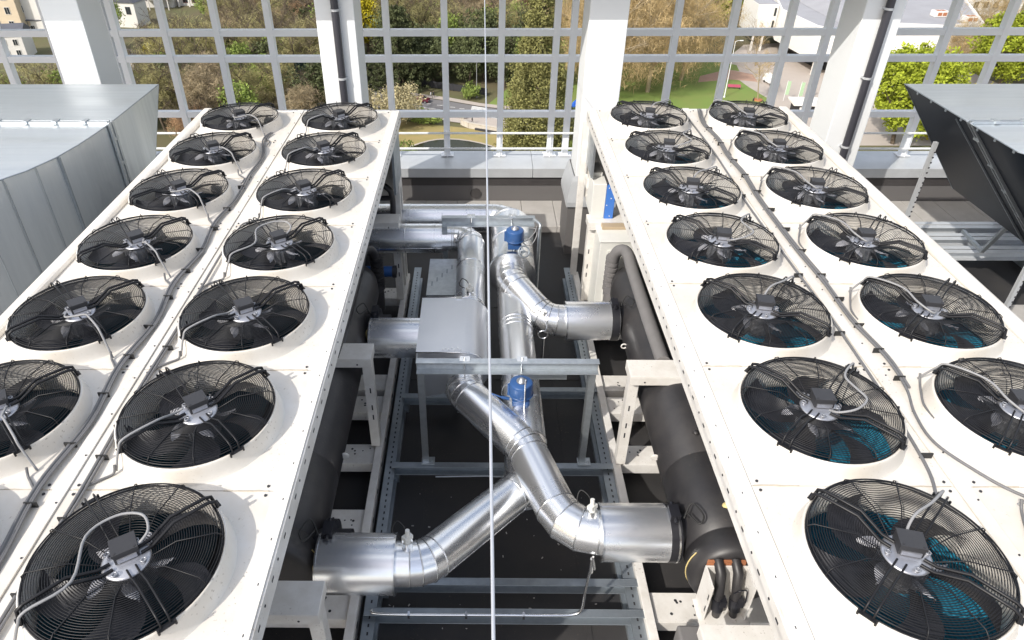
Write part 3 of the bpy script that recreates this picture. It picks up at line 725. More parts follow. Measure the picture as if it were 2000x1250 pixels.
        ties = [(2.85, y) for y in [3.6, 3.9, 4.2, 4.55, 4.9, 5.3, 5.7, 6.1, 6.5, 6.9, 7.3, 7.8, 8.3]]+[(2.66, y) for y in (2.9, 3.3, 4.1, 4.9, 5.6, 6.4)]
    for pts, off, rad in runs:
        b = MB(); b.tube(smooth([(x+off-ox, y, zd+0.016+rad+(0.006 if abs(off) > .03 else 0)) for x, y in pts], 6), rad, 8); P(b, 'conduit', MT['bundle'])
    for (xa, ya, xb, yb) in drops:
        b = MB(); mx = (xa+xb)/2; b.tube(smooth([(xa-ox, ya, zd+0.06), (xa*.85+mx*.15-ox, ya*.85+yb*.15, zd+0.012), (mx-ox, ya*.45+yb*.55+0.02, zd+0.011), (xb*.9+mx*.1-ox, yb+0.03, zd+0.014), (xb-ox, yb-0.10, zd+0.022)], 6), 0.008, 7); P(b, 'fan_lead', MT['bundle'])
    for x, y in ties:
        b = MB(); b.box(x-0.03-ox, x+0.042-ox, y-0.004, y+0.004, zd+0.0, zd+0.040); P(b, 'cable_tie', MT['tie'])
    return t
chL = make_chiller('chiller', 'left white chiller with two rows of caged black fans and grey cables on its deck', (-1.750, -3.011), -1.065, -3.68, 2.092, 1.0591, True)
chR = make_chiller('chiller', 'right white chiller whose caged fans show bright teal coils inside, beside the dark duct', (2.137, 3.381), 1.463, 4.10, 2.152, 1.0591, False)

# ================================================================== clad pipes
def seam(b, p, d, r, mi=1):
    p = Vector(p); d = Vector(d).normalized()
    b.cyl(p-d*0.006, p+d*0.006, r+0.004, 40, mi, True)
def bend(p0, p1, p2, rad, n=4):
    """gored elbow points replacing corner p1"""
    p0, p1, p2 = Vector(p0), Vector(p1), Vector(p2)
    a = (p0-p1).normalized(); c = (p2-p1).normalized()
    th = math.acos(max(-1, min(1, a.dot(c)))); t = rad/math.tan(th/2)
    s = p1+a*t; e = p1+c*t; bis = (a+c).normalized(); cen = p1+bis*(rad/math.sin(th/2))
    u = (s-cen); v = (e-cen); tot = math.acos(max(-1, min(1, u.normalized().dot(v.normalized()))))
    out = []
    for i in range(n+1):
        k = i/n; w1 = math.sin((1-k)*tot)/math.sin(tot); w2 = math.sin(k*tot)/math.sin(tot)
        out.append(cen+u*w1+v*w2)
    return out
def clad(parent, name, pts, r, seams=True, caps=True):
    b = MB(); rings = b.mitre(pts, r, 44, 0, caps)
    # raised bead along each mitre joint
    if seams:
        for rg in rings[1:-1]: b.tube(rg, 0.0065, 6, 1, closed=True)
    # longitudinal lap and rivets on straight lengths
    for i in range(len(pts)-1):
        a, c = Vector(pts[i]), Vector(pts[i+1])
        if (c-a).length > 0.30:
            d = (c-a).normalized(); s = d.cross(Vector((0, 0, 1)))
            if s.length < .1: s = Vector((1, 0, 0))
            s.normalize(); n = s.cross(d)
            for ang in (-0.25,):
                o = s*math.cos(ang)*r+n*math.sin(ang)*r
                b.tube([a+o*1.003, c+o*1.003], 0.004, 4, 1)
                k = 0.06
                while k < (c-a).length-0.03:
                    b.cyl(a+d*k+o*1.0, a+d*k+o*1.025, 0.0055, 6, 1); k += 0.12
    return b.build(name, [MT['alu'], MT['alu_seam']], parent)
def sleeve(parent, a, c, r):
    b = MB(); a, c = Vector(a), Vector(c); d = (c-a).normalized()
    b.cyl(a, c, r, 56, 0)
    for q in (a, c): b.cyl(q-d*0.007, q+d*0.007, r+0.005, 56, 1)
    b.tube([a+Vector((0, 0.35*r, 0.94*r)), c+Vector((0, 0.35*r, 0.94*r))], 0.003, 4, 1)
    k = 0.04
    return b.build('valve_sleeve', [MT['alu'], MT['alu_seam']], parent)
def sensor(parent, p, up=(0, 0, 1), h=0.12):
    b = MB(); p = Vector(p); u = Vector(up).normalized()
    b.cyl(p-u*0.03, p+u*h*0.45, 0.042, 20, 0); b.cyl(p+u*h*0.4, p+u*h*0.8, 0.028, 14, 1); b.cyl(p+u*h*0.8, p+u*(h+0.05), 0.018, 12, 1)
    s = u.orthogonal().normalized(); b.obox(p+u*h*0.8, s, u.cross(s), u, 0.075, 0.05, 0.035, 1)
    b.tube(smooth([p+u*h*0.9, p+u*(h+0.06)+Vector((-0.03, 0.03, 0)), p+u*(h+0.08)+Vector((-0.09, 0.06, 0)), p+u*(h+0.02)+Vector((-0.12, 0.02, 0)), p+u*(h-0.01)+Vector((-0.06, 0.0, 0))], 5), 0.005, 6, 2)
    b.build('pipe_sensor', [MT['alu_seam'], MT['cabinet'], MT['tie']], parent)

# front left branch: sleeve, elbow, diagonal rising to the return main
pA = thing('insulated_pipe', 'shiny clad branch pipe rising diagonally from the front left sleeve under the other pipe', 'pipe', (-0.5, 3.4, 0.9), 'aluminium clad pipes')
off = Vector(pA.location)
L_ = lambda pts, o: [Vector(p)-o for p in pts]
sleeve(pA, Vector((-1.24, 3.32, 1.2))-off, Vector((-0.645, 3.32, 1.2))-off, 0.232)
c1 = bend((-0.70, 3.32, 1.2), (-0.42, 3.32, 1.2), (0.47, 4.33, 1.0), 0.24, 3)
clad(pA, 'pipe_run', L_([(-0.66, 3.32, 1.2)]+c1+[(0.50, 4.36, 0.995), (0.62, 4.49, 0.97)], off), 0.172)
b = MB(); p = Vector((0.30, 4.13, 1.04)); d = Vector((0.88, 1.0, -0.2)).normalized(); seam(b, p-off, d, 0.172, 0); seam(b, p-off+d*0.09, d, 0.172, 0); b.build('joint_band', MT['alu_seam'], pA)
sensor(pA, Vector((-0.55, 3.36, 1.37))-off, (0.05, 0.1, 1))

# return main on the right: along the aisle, lagged valve jacket at the back
pB = thing('insulated_pipe', 'straight clad return main along the aisle carrying both blue actuators', 'pipe', (0.43, 6, 1.0), 'aluminium clad pipes')
off = Vector(pB.location)
zB = 1.22
e1 = bend((0.44, 5.0, zB), (0.45, 4.40, zB), (0.45, 4.40, 0.6), 0.20, 4)
clad(pB, 'pipe_run', L_([(0.43, 7.75, zB), (0.43, 6.35, zB)]+e1+[(0.45, 4.40, 0.75)], off), 0.195)
b = MB(); b.cyl(Vector((0.44, 7.40, 1.28))-off, Vector((0.46, 8.75, 1.28))-off, 0.285, 52, 0)
for y in (7.40, 8.15, 8.75): b.cyl(Vector((0.44, y-0.008, 1.28))-off, Vector((0.44, y+0.008, 1.28))-off, 0.292, 52, 1)
b.build('valve_jacket', [MT['alu'], MT['alu_seam']], pB)
clad(pB, 'rear_elbow', L_([(0.46, 8.70, 1.28)]+bend((0.46, 8.7, 1.28), (0.46, 9.02, 1.28), (-0.4, 9.02, 1.28), 0.26, 4)+[(0.1, 9.02, 1.28)], off), 0.20)
b = MB()
for y in (6.42, 6.28): b.cyl(Vector((0.43, y-0.007, zB))-off, Vector((0.43, y+0.007, zB))-off, 0.203, 44)
b.build('joint_band', MT['alu_seam'], pB)

# rear right branch: from the sleeve, elbow, diagonal, elbow into the jacket
pC = thing('insulated_pipe', 'short clad branch pipe curving from the rear right sleeve up to the flanged jacket', 'pipe', (0.9, 6.8, 1.0), 'aluminium clad pipes')
off = Vector(pC.location)
sleeve(pC, Vector((1.62, 6.58, 1.2))-off, Vector((1.02, 6.58, 1.2))-off, 0.228)
cc1 = bend((1.05, 6.58, 1.2), (0.78, 6.58, 1.22), (0.36, 7.16, 1.40), 0.26, 3)
cc2 = bend((0.78, 6.58, 1.22), (0.40, 7.10, 1.40), (0.40, 7.9, 1.44), 0.34, 3)
clad(pC, 'pipe_run', L_([(1.04, 6.58, 1.2)]+cc1+cc2+[(0.40, 7.45, 1.43)], off), 0.185)
b = MB(); b.cyl(Vector((0.40, 7.33, 1.40))-off, Vector((0.40, 7.385, 1.40))-off, 0.27, 48); b.build('end_flange', MT['alu_seam'], pC)
sensor(pC, Vector((0.76, 6.50, 1.36))-off, (-0.2, -0.75, 0.6), 0.13)
b = MB(); b.tube([Vector((0.735+0.055*math.cos(R(a)), 6.28, 1.22+0.055*math.sin(R(a))))-off for a in range(0, 360, 24)], 0.009, 6, closed=True)
b.tube(smooth([Vector((0.76, 6.4, 1.33))-off, Vector((0.78, 6.33, 1.29))-off, Vector((0.76, 6.28, 1.275))-off], 5), 0.008, 6)
b.cyl(Vector((0.745, 6.28, 1.17))-off, Vector((0.75, 6.30, 0.75))-off, 0.012, 8); b.build('bleed_pipe', MT['alu_seam'], pC)

# supply main on the left, front elbow, diagonal to the front right sleeve
pD = thing('insulated_pipe', 'long clad supply pipe with an S bend down to the front right sleeve', 'pipe', (0, 6, 1.0), 'aluminium clad pipes')
off = Vector(pD.location)
sleeve(pD, Vector((1.60, 3.63, 1.2))-off, Vector((1.0, 3.63, 1.2))-off, 0.232)
d1 = bend((1.02, 3.63, 1.2), (0.74, 3.63, 1.2), (0.42, 4.55, 1.26), 0.34, 3)
d2 = bend((0.74, 3.63, 1.2), (0.44, 4.50, 1.26), (-0.10, 5.12, 1.34), 0.42, 2)
d3 = bend((0.44, 4.50, 1.26), (-0.14, 5.16, 1.35), (-0.11, 6.2, 1.35), 0.22, 3)
clad(pD, 'pipe_run', L_([(1.03, 3.63, 1.2)]+d1+d2+d3+[(-0.105, 6.6, 1.35), (-0.10, 7.45, 1.35), (-0.10, 7.9, 1.35)], off), 0.18)
clad(pD, 'rear_elbow', L_([(-0.10, 7.9, 1.35)]+bend((-0.1, 7.9, 1.35), (-0.1, 8.28, 1.35), (-1.0, 8.28, 1.35), 0.22, 4)+[(-0.36, 8.28, 1.35), (-0.52, 8.28, 1.35)], off), 0.18)
sensor(pD, Vector((0.93, 3.66, 1.38))-off, (-0.05, 0.25, 1), 0.1)
sensor(pD, Vector((-0.10, 6.68, 1.52))-off, (0, 0, 1), 0.08)
b = MB(); b.cyl(Vector((0.93, 3.46, 1.08))-off, Vector((0.93, 3.44, 0.93))-off, 0.018, 8); b.cyl(Vector((0.93, 3.45, 1.12))-off, Vector((0.95, 3.42, 1.0))-off, 0.011, 8); b.build('drain_stub', MT['alu_seam'], pD)

# rear left sleeve feeding the box
pE = thing('insulated_pipe', 'stubby clad sleeve between the left black shell and the grey box', 'pipe', (-0.9, 6.24, 1.0), 'aluminium clad pipes')
off = Vector(pE.location)
sleeve(pE, Vector((-1.22, 6.24, 1.2))-off, Vector((-0.60, 6.24, 1.2))-off, 0.23)
clad(pE, 'pipe_run', L_([(-0.62, 6.24, 1.2), (-0.2, 6.24, 1.2)], off), 0.2)

# two pipes passing behind the left chiller
for (y, z, x1, lab, r) in ((9.02, 1.28, 0.12, 'upper clad pipe running left behind the left chiller from the far elbow', 0.2), (8.28, 1.35, -0.50, 'lower clad pipe with banded end running left behind the left chiller post', 0.2)):
    t = thing('insulated_pipe', lab, 'pipe', (-2.5, y, 1.0), 'aluminium clad pipes')
    off = Vector(t.location)
    clad(t, 'pipe_run', L_([(-5.0, y, z), (-2.6, y, z), (-1.0, y, z), (x1, y, z)], off), r, True)
    b = MB()
    for q in (0.10, 0.30): seam(b, Vector((x1-q, y, z))-off, (1, 0, 0), r, 0)
    b.build('joint_band', MT['alu_seam'], t)

# sheet box over the supply tee
bx = thing('junction_box_cover', 'grey folded box with a rounded right side at the front gantry', 'sheet metal box', (-0.3, 5.95, 1.0))
off = Vector(bx.location)
b = MB(); y0, y1 = 5.475, 6.47
prof = [(-0.63, 0.98), (-0.635, 1.6), (-0.14, 1.6)]+[(-0.14+0.25*math.sin(R(a)), 1.35+0.25*math.cos(R(a))) for a in range(10, 181, 10)]
n = len(prof); v = [(x-off.x, y0-off.y, z-off.z) for x, z in prof]+[(x-off.x, y1-off.y, z-off.z) for x, z in prof]
b.add(v[:n]+v[n:], [(i, i+1, n+i+1, n+i) for i in range(0, 2)], 0, False)
b.add(v[:n]+v[n:], [(i, i+1, n+i+1, n+i) for i in range(2, n-1)], 0, True)
b.add(v[:n], [tuple(range(n))], 0); b.add(v[n:], [tuple(reversed(range(n)))], 0)
o = b.build('cover', MT['boxsheet'], bx)
b = MB()
b.tube([(x-off.x, y1-off.y, z-off.z) for x, z in prof], 0.008, 5); b.build('folded_edge', MT['alu_seam'], bx)
b = MB(); b.tube([(x-off.x, y0-off.y, z-off.z) for x, z in prof], 0.008, 5); b.build('folded_edge', MT['alu_seam'], bx); b = MB()
for k in range(7): b.cyl((-0.36+0.03*k-off.x, 5.52+(k % 2)*0.02-off.y, 0.598), (-0.36+0.03*k-off.x, 5.52+(k % 2)*0.02-off.y, 0.61), 0.007, 6)
b.obox((-0.22-off.x, 6.45-off.y, 0.605), (1, 0, 0), (0, 1, 0), (0, 0, 1), 0.07, 0.05, 0.015)
b.build('rivet_row', MT['alu_seam'], bx)
gb = MB(); gb.box(-0.64, -0.30, 7.1, 7.95, 0.0, 1.2); gb.box(-0.65, -0.29, 7.09, 7.96, 1.2, 1.215)
for k in range(5): gb.box(-0.60+0.06*k, -0.58+0.06*k, 7.3+0.1*k, 7.4+0.1*k, 1.215, 1.217, 1)
tag(gb.build('sheet_metal_box', [MT['galv'], MT['steel_dark']], bevel=0.006), 'narrow galvanised box standing left of the supply pipe behind the covered tee', 'sheet metal box')

# pipe gantries
def gantry(label, x0, x1, y, ztop, bh, zbase, right_top=True):
    t = thing('pipe_gantry', label, 'pipe gantry', ((x0+x1)/2, y, zbase), 'galvanised pipe gantries')
    c = (x0+x1)/2
    b = MB(); b.channel((x0-c, 0, ztop-bh/2-zbase), (x1-c, 0, ztop-bh/2-zbase), 0.07, bh, 0.006, flip=1); b.build('beam', MT['galv'], t, bevel=0.002)
    for x in (x0+0.04, x1-0.035):
        b = MB(); zt = ztop-zbase if x < c else ztop-bh-zbase
        b.box(x-0.04-c, x-0.034-c, 0.012, 0.09, 0, zt-0.01); b.box(x-0.034-c, x+0.03-c, 0.012, 0.018, 0, zt-0.01)
        b.box(x-0.05-c, x+0.09-c, -0.02, 0.09, 0.0, 0.008); b.cyl((x+0.06-c, 0.03, 0), (x+0.06-c, 0.03, 0.03), 0.012, 6)
        b.build('leg', MT['galv'], t, bevel=0.002)
    return t, c
g1, c = gantry('galvanised gantry across the aisle in front of the grey sheet metal box', -0.60, 1.16, 5.17, 1.775, 0.14, 0.31)
for x in (-0.13, 0.42):
    b = MB(); b.cyl((x-c, -0.02, 0.95), (x-c, -0.02, 1.50), 0.008, 8); b.box(x-0.05-c, x+0.05-c, -0.05, 0.02, 1.466, 1.476); b.cyl((x-c, -0.02, 1.476), (x-c, -0.02, 1.495), 0.014, 6)
    b.tube([(x-c+0.19*math.cos(R(a)), -0.02, 1.04-0.0+0.19*math.sin(R(a))) for a in range(0, 360, 15)], 0.006, 5, closed=True)
    b.build('pipe_hanger', MT['alu_seam'], g1)
b = MB(); b.box(0.40-c, 0.88-c, 0.07, 0.14, 1.14, 1.32); b.build('cross_channel', MT['galv'], g1, bevel=0.002)
g2, c = gantry('smaller galvanised gantry over the pipes at the back near the upper blue actuator', -0.49, 0.74, 8.14, 1.775, 0.13, 0.0)
b = MB(); b.cyl((0.79-c, -0.25, 0.0), (0.79-c, -0.25, 1.72), 0.022, 10); b.tube(smooth([(0.79-c, -.25, 1.70), (0.79-c, -.22, 1.76), (0.72-c, -.1, 1.77)], 5), 0.02, 8); b.build('pipe_post', MT['galv'], g2)
for x in (-0.10, 0.44):
    b = MB(); b.cyl((x-c, -0.02, 1.5), (x-c, -0.02, 1.80), 0.008, 8); b.box(x-0.05-c, x+0.05-c, -0.05, 0.02, 1.776, 1.784); b.build('pipe_hanger', MT['alu_seam'], g2)

# floor beams
for i, (x0, x1, y, z1, lab) in enumerate(((-0.93, 1.48, 5.19, 0.305, 'blue-grey steel floor channel under the legs of the front gantry'), (-0.90, 1.49, 3.80, 0.30, 'blue-grey steel floor channel passing under the diagonal pipe, second nearest'),
        (-1.0, 1.50, 3.50, 0.30, 'nearest blue-grey steel floor channel with a conduit clipped along it'), (-0.92, -0.2, 6.30, 0.30, 'short dark floor channel left behind the front gantry'), (0.55, 1.48, 6.42, 0.30, 'short floor channel on the right below the rear right branch pipe'),)):
    b = MB(); b.channel((x0-(x0+x1)/2, 0, -0.06), (x1-(x0+x1)/2, 0, -0.06), 0.07, 0.12, 0.007); 
    b.box(x0-(x0+x1)/2, x0-(x0+x1)/2+0.06, -0.02, 0.1, -0.3, -0.121); b.box(x1-(x0+x1)/2-0.06, x1-(x0+x1)/2, -0.02, 0.1, -0.3, -0.121)
    o = b.build('floor_channel', MT['steel_dark'], None, 0.002, ((x0+x1)/2, y, z1)); tag(o, lab, 'steel channel', 'steel floor channels')
# long support channels beside the base rails
for (x, lab) in ((-0.955, 'long dark perforated channel on the roof beside the left chiller base'), (1.40, 'long grey support channel on the roof beside the right chiller base')):
    t = thing('support_channel', lab, 'steel channel', (x, 5.4, 0), 'long support channels')
    b = MB(); b.box(-0.02, 0.02, -4.2, 3.9, 0.05, 0.24); b.box(-0.06, 0.06, -4.2, 3.9, 0.0, 0.05); b.box(-0.055, 0.055, -4.2, 3.9, 0.24, 0.25)
    y = -4.0
    while y < 3.8: b.box(-0.005, 0.01, y, y+0.03, 0.2505, 0.252, 1); y += 0.075
    b.build('channel', [MT['steel_dark'], MT['slot']], t)
# conduit along the front beam
b = MB(); b.tube(smooth([(-0.93, 3.46, 0.33), (-0.80, 3.42, 0.335), (0.2, 3.42, 0.335), (0.62, 3.42, 0.335), (0.83, 3.43, 0.335), (0.90, 3.44, 0.40), (0.91, 3.45, 0.6), (0.925, 3.45, 0.95)], 6), 0.0125, 10)
for x in (-0.6, -0.1, 0.4): b.box(x-0.01, x+0.01, 3.40, 3.44, 0.302, 0.35)
tag(b.build('conduit_pipe', MT['alu_seam']), 'thin bright conduit along the nearest floor channel turning up to the pipe drain', 'conduit')
b = MB(); b.tube(smooth([(0.10, 5.0, 0.31), (0.22, 4.99, 0.315), (0.28, 5.0, 0.36), (0.28, 5.02, 0.9)], 6), 0.008, 8); b.tube([(-0.45, 4.99, 0.305), (0.10, 5.0, 0.31)], 0.008, 8)
tag(b.build('conduit_pipe', MT['steel_dark']), 'thin dark conduit bending up beneath the front gantry', 'conduit')
# small debris on the membrane
for k in range(60):
    x, y = rng.uniform(-0.85, 1.3), rng.uniform(2.7, 5.1)
    s = rng.uniform(0.004, 0.011); b = MB()
    b.obox((0, 0, s*0.4), (math.cos(k), math.sin(k), 0), (-math.sin(k), math.cos(k), 0), (0, 0, 1), s*rng.uniform(1, 3), s, s*0.8)
    o = b.build('debris_bit', MT['paver'], None, 0, (x, y, 0.008)); tag(o, 'tiny pale scrap of debris lying on the dark roof of the aisle', 'debris', 'debris on the roof')

# blue valve actuators
def actuator(label, loc, wheel, sc=1.0):
    t = thing('valve_actuator', label, 'valve actuator', loc, 'blue valve actuators')
    b = MB(); b.lathe([(0, 0.0), (0.03, 0.0), (0.035, 0.12), (0.05, 0.13)], n=18, mi=0); b.lathe([(0.0, 0.13), (0.085, 0.13), (0.09, 0.14), (0.09, 0.16), (0.118, 0.165), (0.122, 0.185), (0.122, 0.30), (0.118, 0.325), (0.10, 0.335), (0, 0.338)], n=36, mi=1); 
    b.lathe([(0.124, 0.175), (0.131, 0.18), (0.131, 0.19), (0.124, 0.195)], n=36, mi=1)
    b.box(-0.09, 0.09, -0.075, 0.06, 0.06, 0.13, 1); b.cyl((-0.125, 0.0, 0.16), (-0.125, 0.0, 0.30), 0.018, 10, 1)
    b.build('housing', [MT['steel_dark'], MT['blue']], t, 0.004)
    b = MB(); b.lathe([(0, 0.338), (0.05, 0.338), (0.052, 0.35), (0.03, 0.36), (0.018, 0.385), (0, 0.388)], n=20); b.build('position_indicator', MT['motor'], t)
    b = MB(); b.lathe([(0.075, -0.16), (0.11, -0.15), (0.11, -0.13), (0.05, -0.06), (0.03, 0.02), (0.03, 0.06)], n=20); b.build('valve_neck', MT['steel_dark'], t)
    if wheel:
        wb = MB(); c = Vector((0.12, -0.19, 0.10)); d = Vector((0.3, -0.75, 0.55)).normalized(); s = d.orthogonal().normalized(); u = d.cross(s)
        wb.tube([c+(s*math.cos(R(a))+u*math.sin(R(a)))*0.075 for a in range(0, 360, 15)], 0.010, 8, closed=True)
        for a in (0, 120, 240): wb.tube([c, c+(s*math.cos(R(a))+u*math.sin(R(a)))*0.075], 0.006, 6)
        wb.cyl(c-d*0.09, c+d*0.02, 0.018, 10); wb.build('handwheel', MT['steel_dark'], t)
        wb = MB(); wb.tube(smooth([(0.11, 0.05, 0.12), (0.18, 0.02, 0.16), (0.27, 0.02, 0.28), (0.30, 0.1, 0.33)], 6), 0.007, 6)
        wb.tube(smooth([(0.10, 0.04, 0.14), (0.16, -0.02, 0.10), (0.24, -0.04, 0.14), (0.30, 0.02, 0.24), (0.28, 0.08, 0.30), (0.2, 0.1, 0.3)], 6), 0.007, 6); wb.build('control_lead', MT['conduit'], t)
    else:
        wb = MB(); wb.tube(smooth([(-0.12, 0, 0.1), (-0.2, 0.0, 0.12), (-0.30, 0.03, 0.14), (-0.34, 0.08, 0.1)], 6), 0.008, 6); wb.cyl((-0.12, 0, 0.1), (-0.2, 0, 0.12), 0.018, 10); wb.build('control_lead', MT['blue'], t)
        wb = MB(); wb.cyl((0.03, -0.13, -0.2), (0.03, -0.13, 0.47), 0.009, 8); wb.build('hanger_rod', MT['alu_seam'], t)
    t.scale = (sc, sc, sc)
    return t
actuator('blue round valve actuator with handwheel above the flanged jacket at the back', (0.45, 7.55, 1.58), True, 0.92)
actuator('blue round valve actuator under the beam of the front gantry', (0.41, 4.98, 1.34), False, 0.92)

# taut wire above the aisle
b = MB(); b.tube([(0.03, -1.0, 4.5), (0.062, 9.63, 4.5)], 0.0046, 10)
b.tube([(0.062, 9.58, 4.5), (0.062, 9.62, 4.5)], 0.02, 8)
tag(b.build('steel_wire', MT['wire_steel']), 'thin taut steel wire running straight above the aisle between the chillers', 'wire')

# cabinets and cooling unit at the rear end of the right chiller
t = thing('control_cabinet', 'white steel control cabinet at the rear end of the right chiller below the blue panel', 'cabinet', (1.78, 8.05, 0.32))
b = MB(); b.box(-0.2, 0.34, -0.24, 0.26, 0.0, 1.24); b.box(-0.215, 0.355, -0.255, 0.275, 1.24, 1.256); b.build('casing', MT['cabinet'], t, 0.006)
b = MB(); b.box(-0.10, 0.30, -0.252, -0.24, 0.08, 1.12); b.box(0.02, 0.025, -0.254, -0.252, 0.1, 1.1, 1)
for (x, z) in ((-0.08, 1.08), (-0.08, 0.12), (-0.07, 0.55), (0.28, 1.08)): b.cyl((x, -0.252, z), (x, -0.256, z), 0.01, 8, 1)
b.build('door', [MT['cabinet'], MT['conduit']], t, 0.004)
b = MB(); b.box(-0.14, 0.3, 0.06, 0.2, 1.257, 1.30); b.build('base_tray', MT['tan'], t, 0.004)
t = thing('ventilation_unit', 'small pale unit with a bright blue side panel standing on the white cabinet', 'unit', (1.66, 8.5, 1.62))
b = MB(); b.box(-0.15, 0.03, -0.14, 0.3, 0.0, 0.50); b.box(-0.15, 0.0, 0.1, 0.45, 0.5, 0.56); b.build('casing', MT['cabinet'], t, 0.008)
b = MB(); b.box(0.033, 0.15, -0.15, -0.10, -0.02, 0.48); 
for (x, z) in ((0.06, 0.45), (0.1, 0.3), (0.05, 0.2), (0.1, 0.04)): b.cyl((x, -0.15, z), (x, -0.156, z), 0.008, 8, 1)
b.build('blue_panel', [MT['blue_bright'], MT['cabinet']], t, 0.004)
b = MB(); b.box(0.10, 0.17, 0.15, 0.22, 0.3, 0.66); b.build('rear_blue_panel', MT['blue_bright'], t, 0.004)
b = MB(); b.tube([(-1.9, 7.98, 1.0), (-1.16, 7.98, 1.0)], 0.075, 20); b.cyl((-1.32, 7.98, 1.0), (-1.30, 7.98, 1.0), 0.082, 20, 1); b.cyl((-1.17, 7.98, 1.0), (-1.12, 7.98, 1.0), 0.085, 20, 1)
tag(b.build('filter_tube', [MT['bluecap'], MT['slot']]), 'dark blue cylinder lying behind the rear portal of the left chiller', 'cylinder')
b = MB()
b.tube(smooth([(-1.9, 8.6, 2.06), (-1.45, 8.6, 2.04), (-1.24, 8.58, 1.96), (-1.18, 8.56, 1.8), (-1.2, 8.55, 1.4)], 6), 0.04, 12); b.tube(smooth([(-1.9, 8.57, 1.80), (-1.4, 8.57, 1.81), (-1.2, 8.56, 1.82)], 5), 0.035, 12)
tag(b.build('black_hose', MT['foam']), 'black hoses curving down inside the rear frame of the left chiller', 'hose')
b = MB(); b.box(1.36, 1.66, 2.55, 2.9, 0.0, 0.02); b.box(1.34,1.48,4.95,5.12,0.3,0.312)

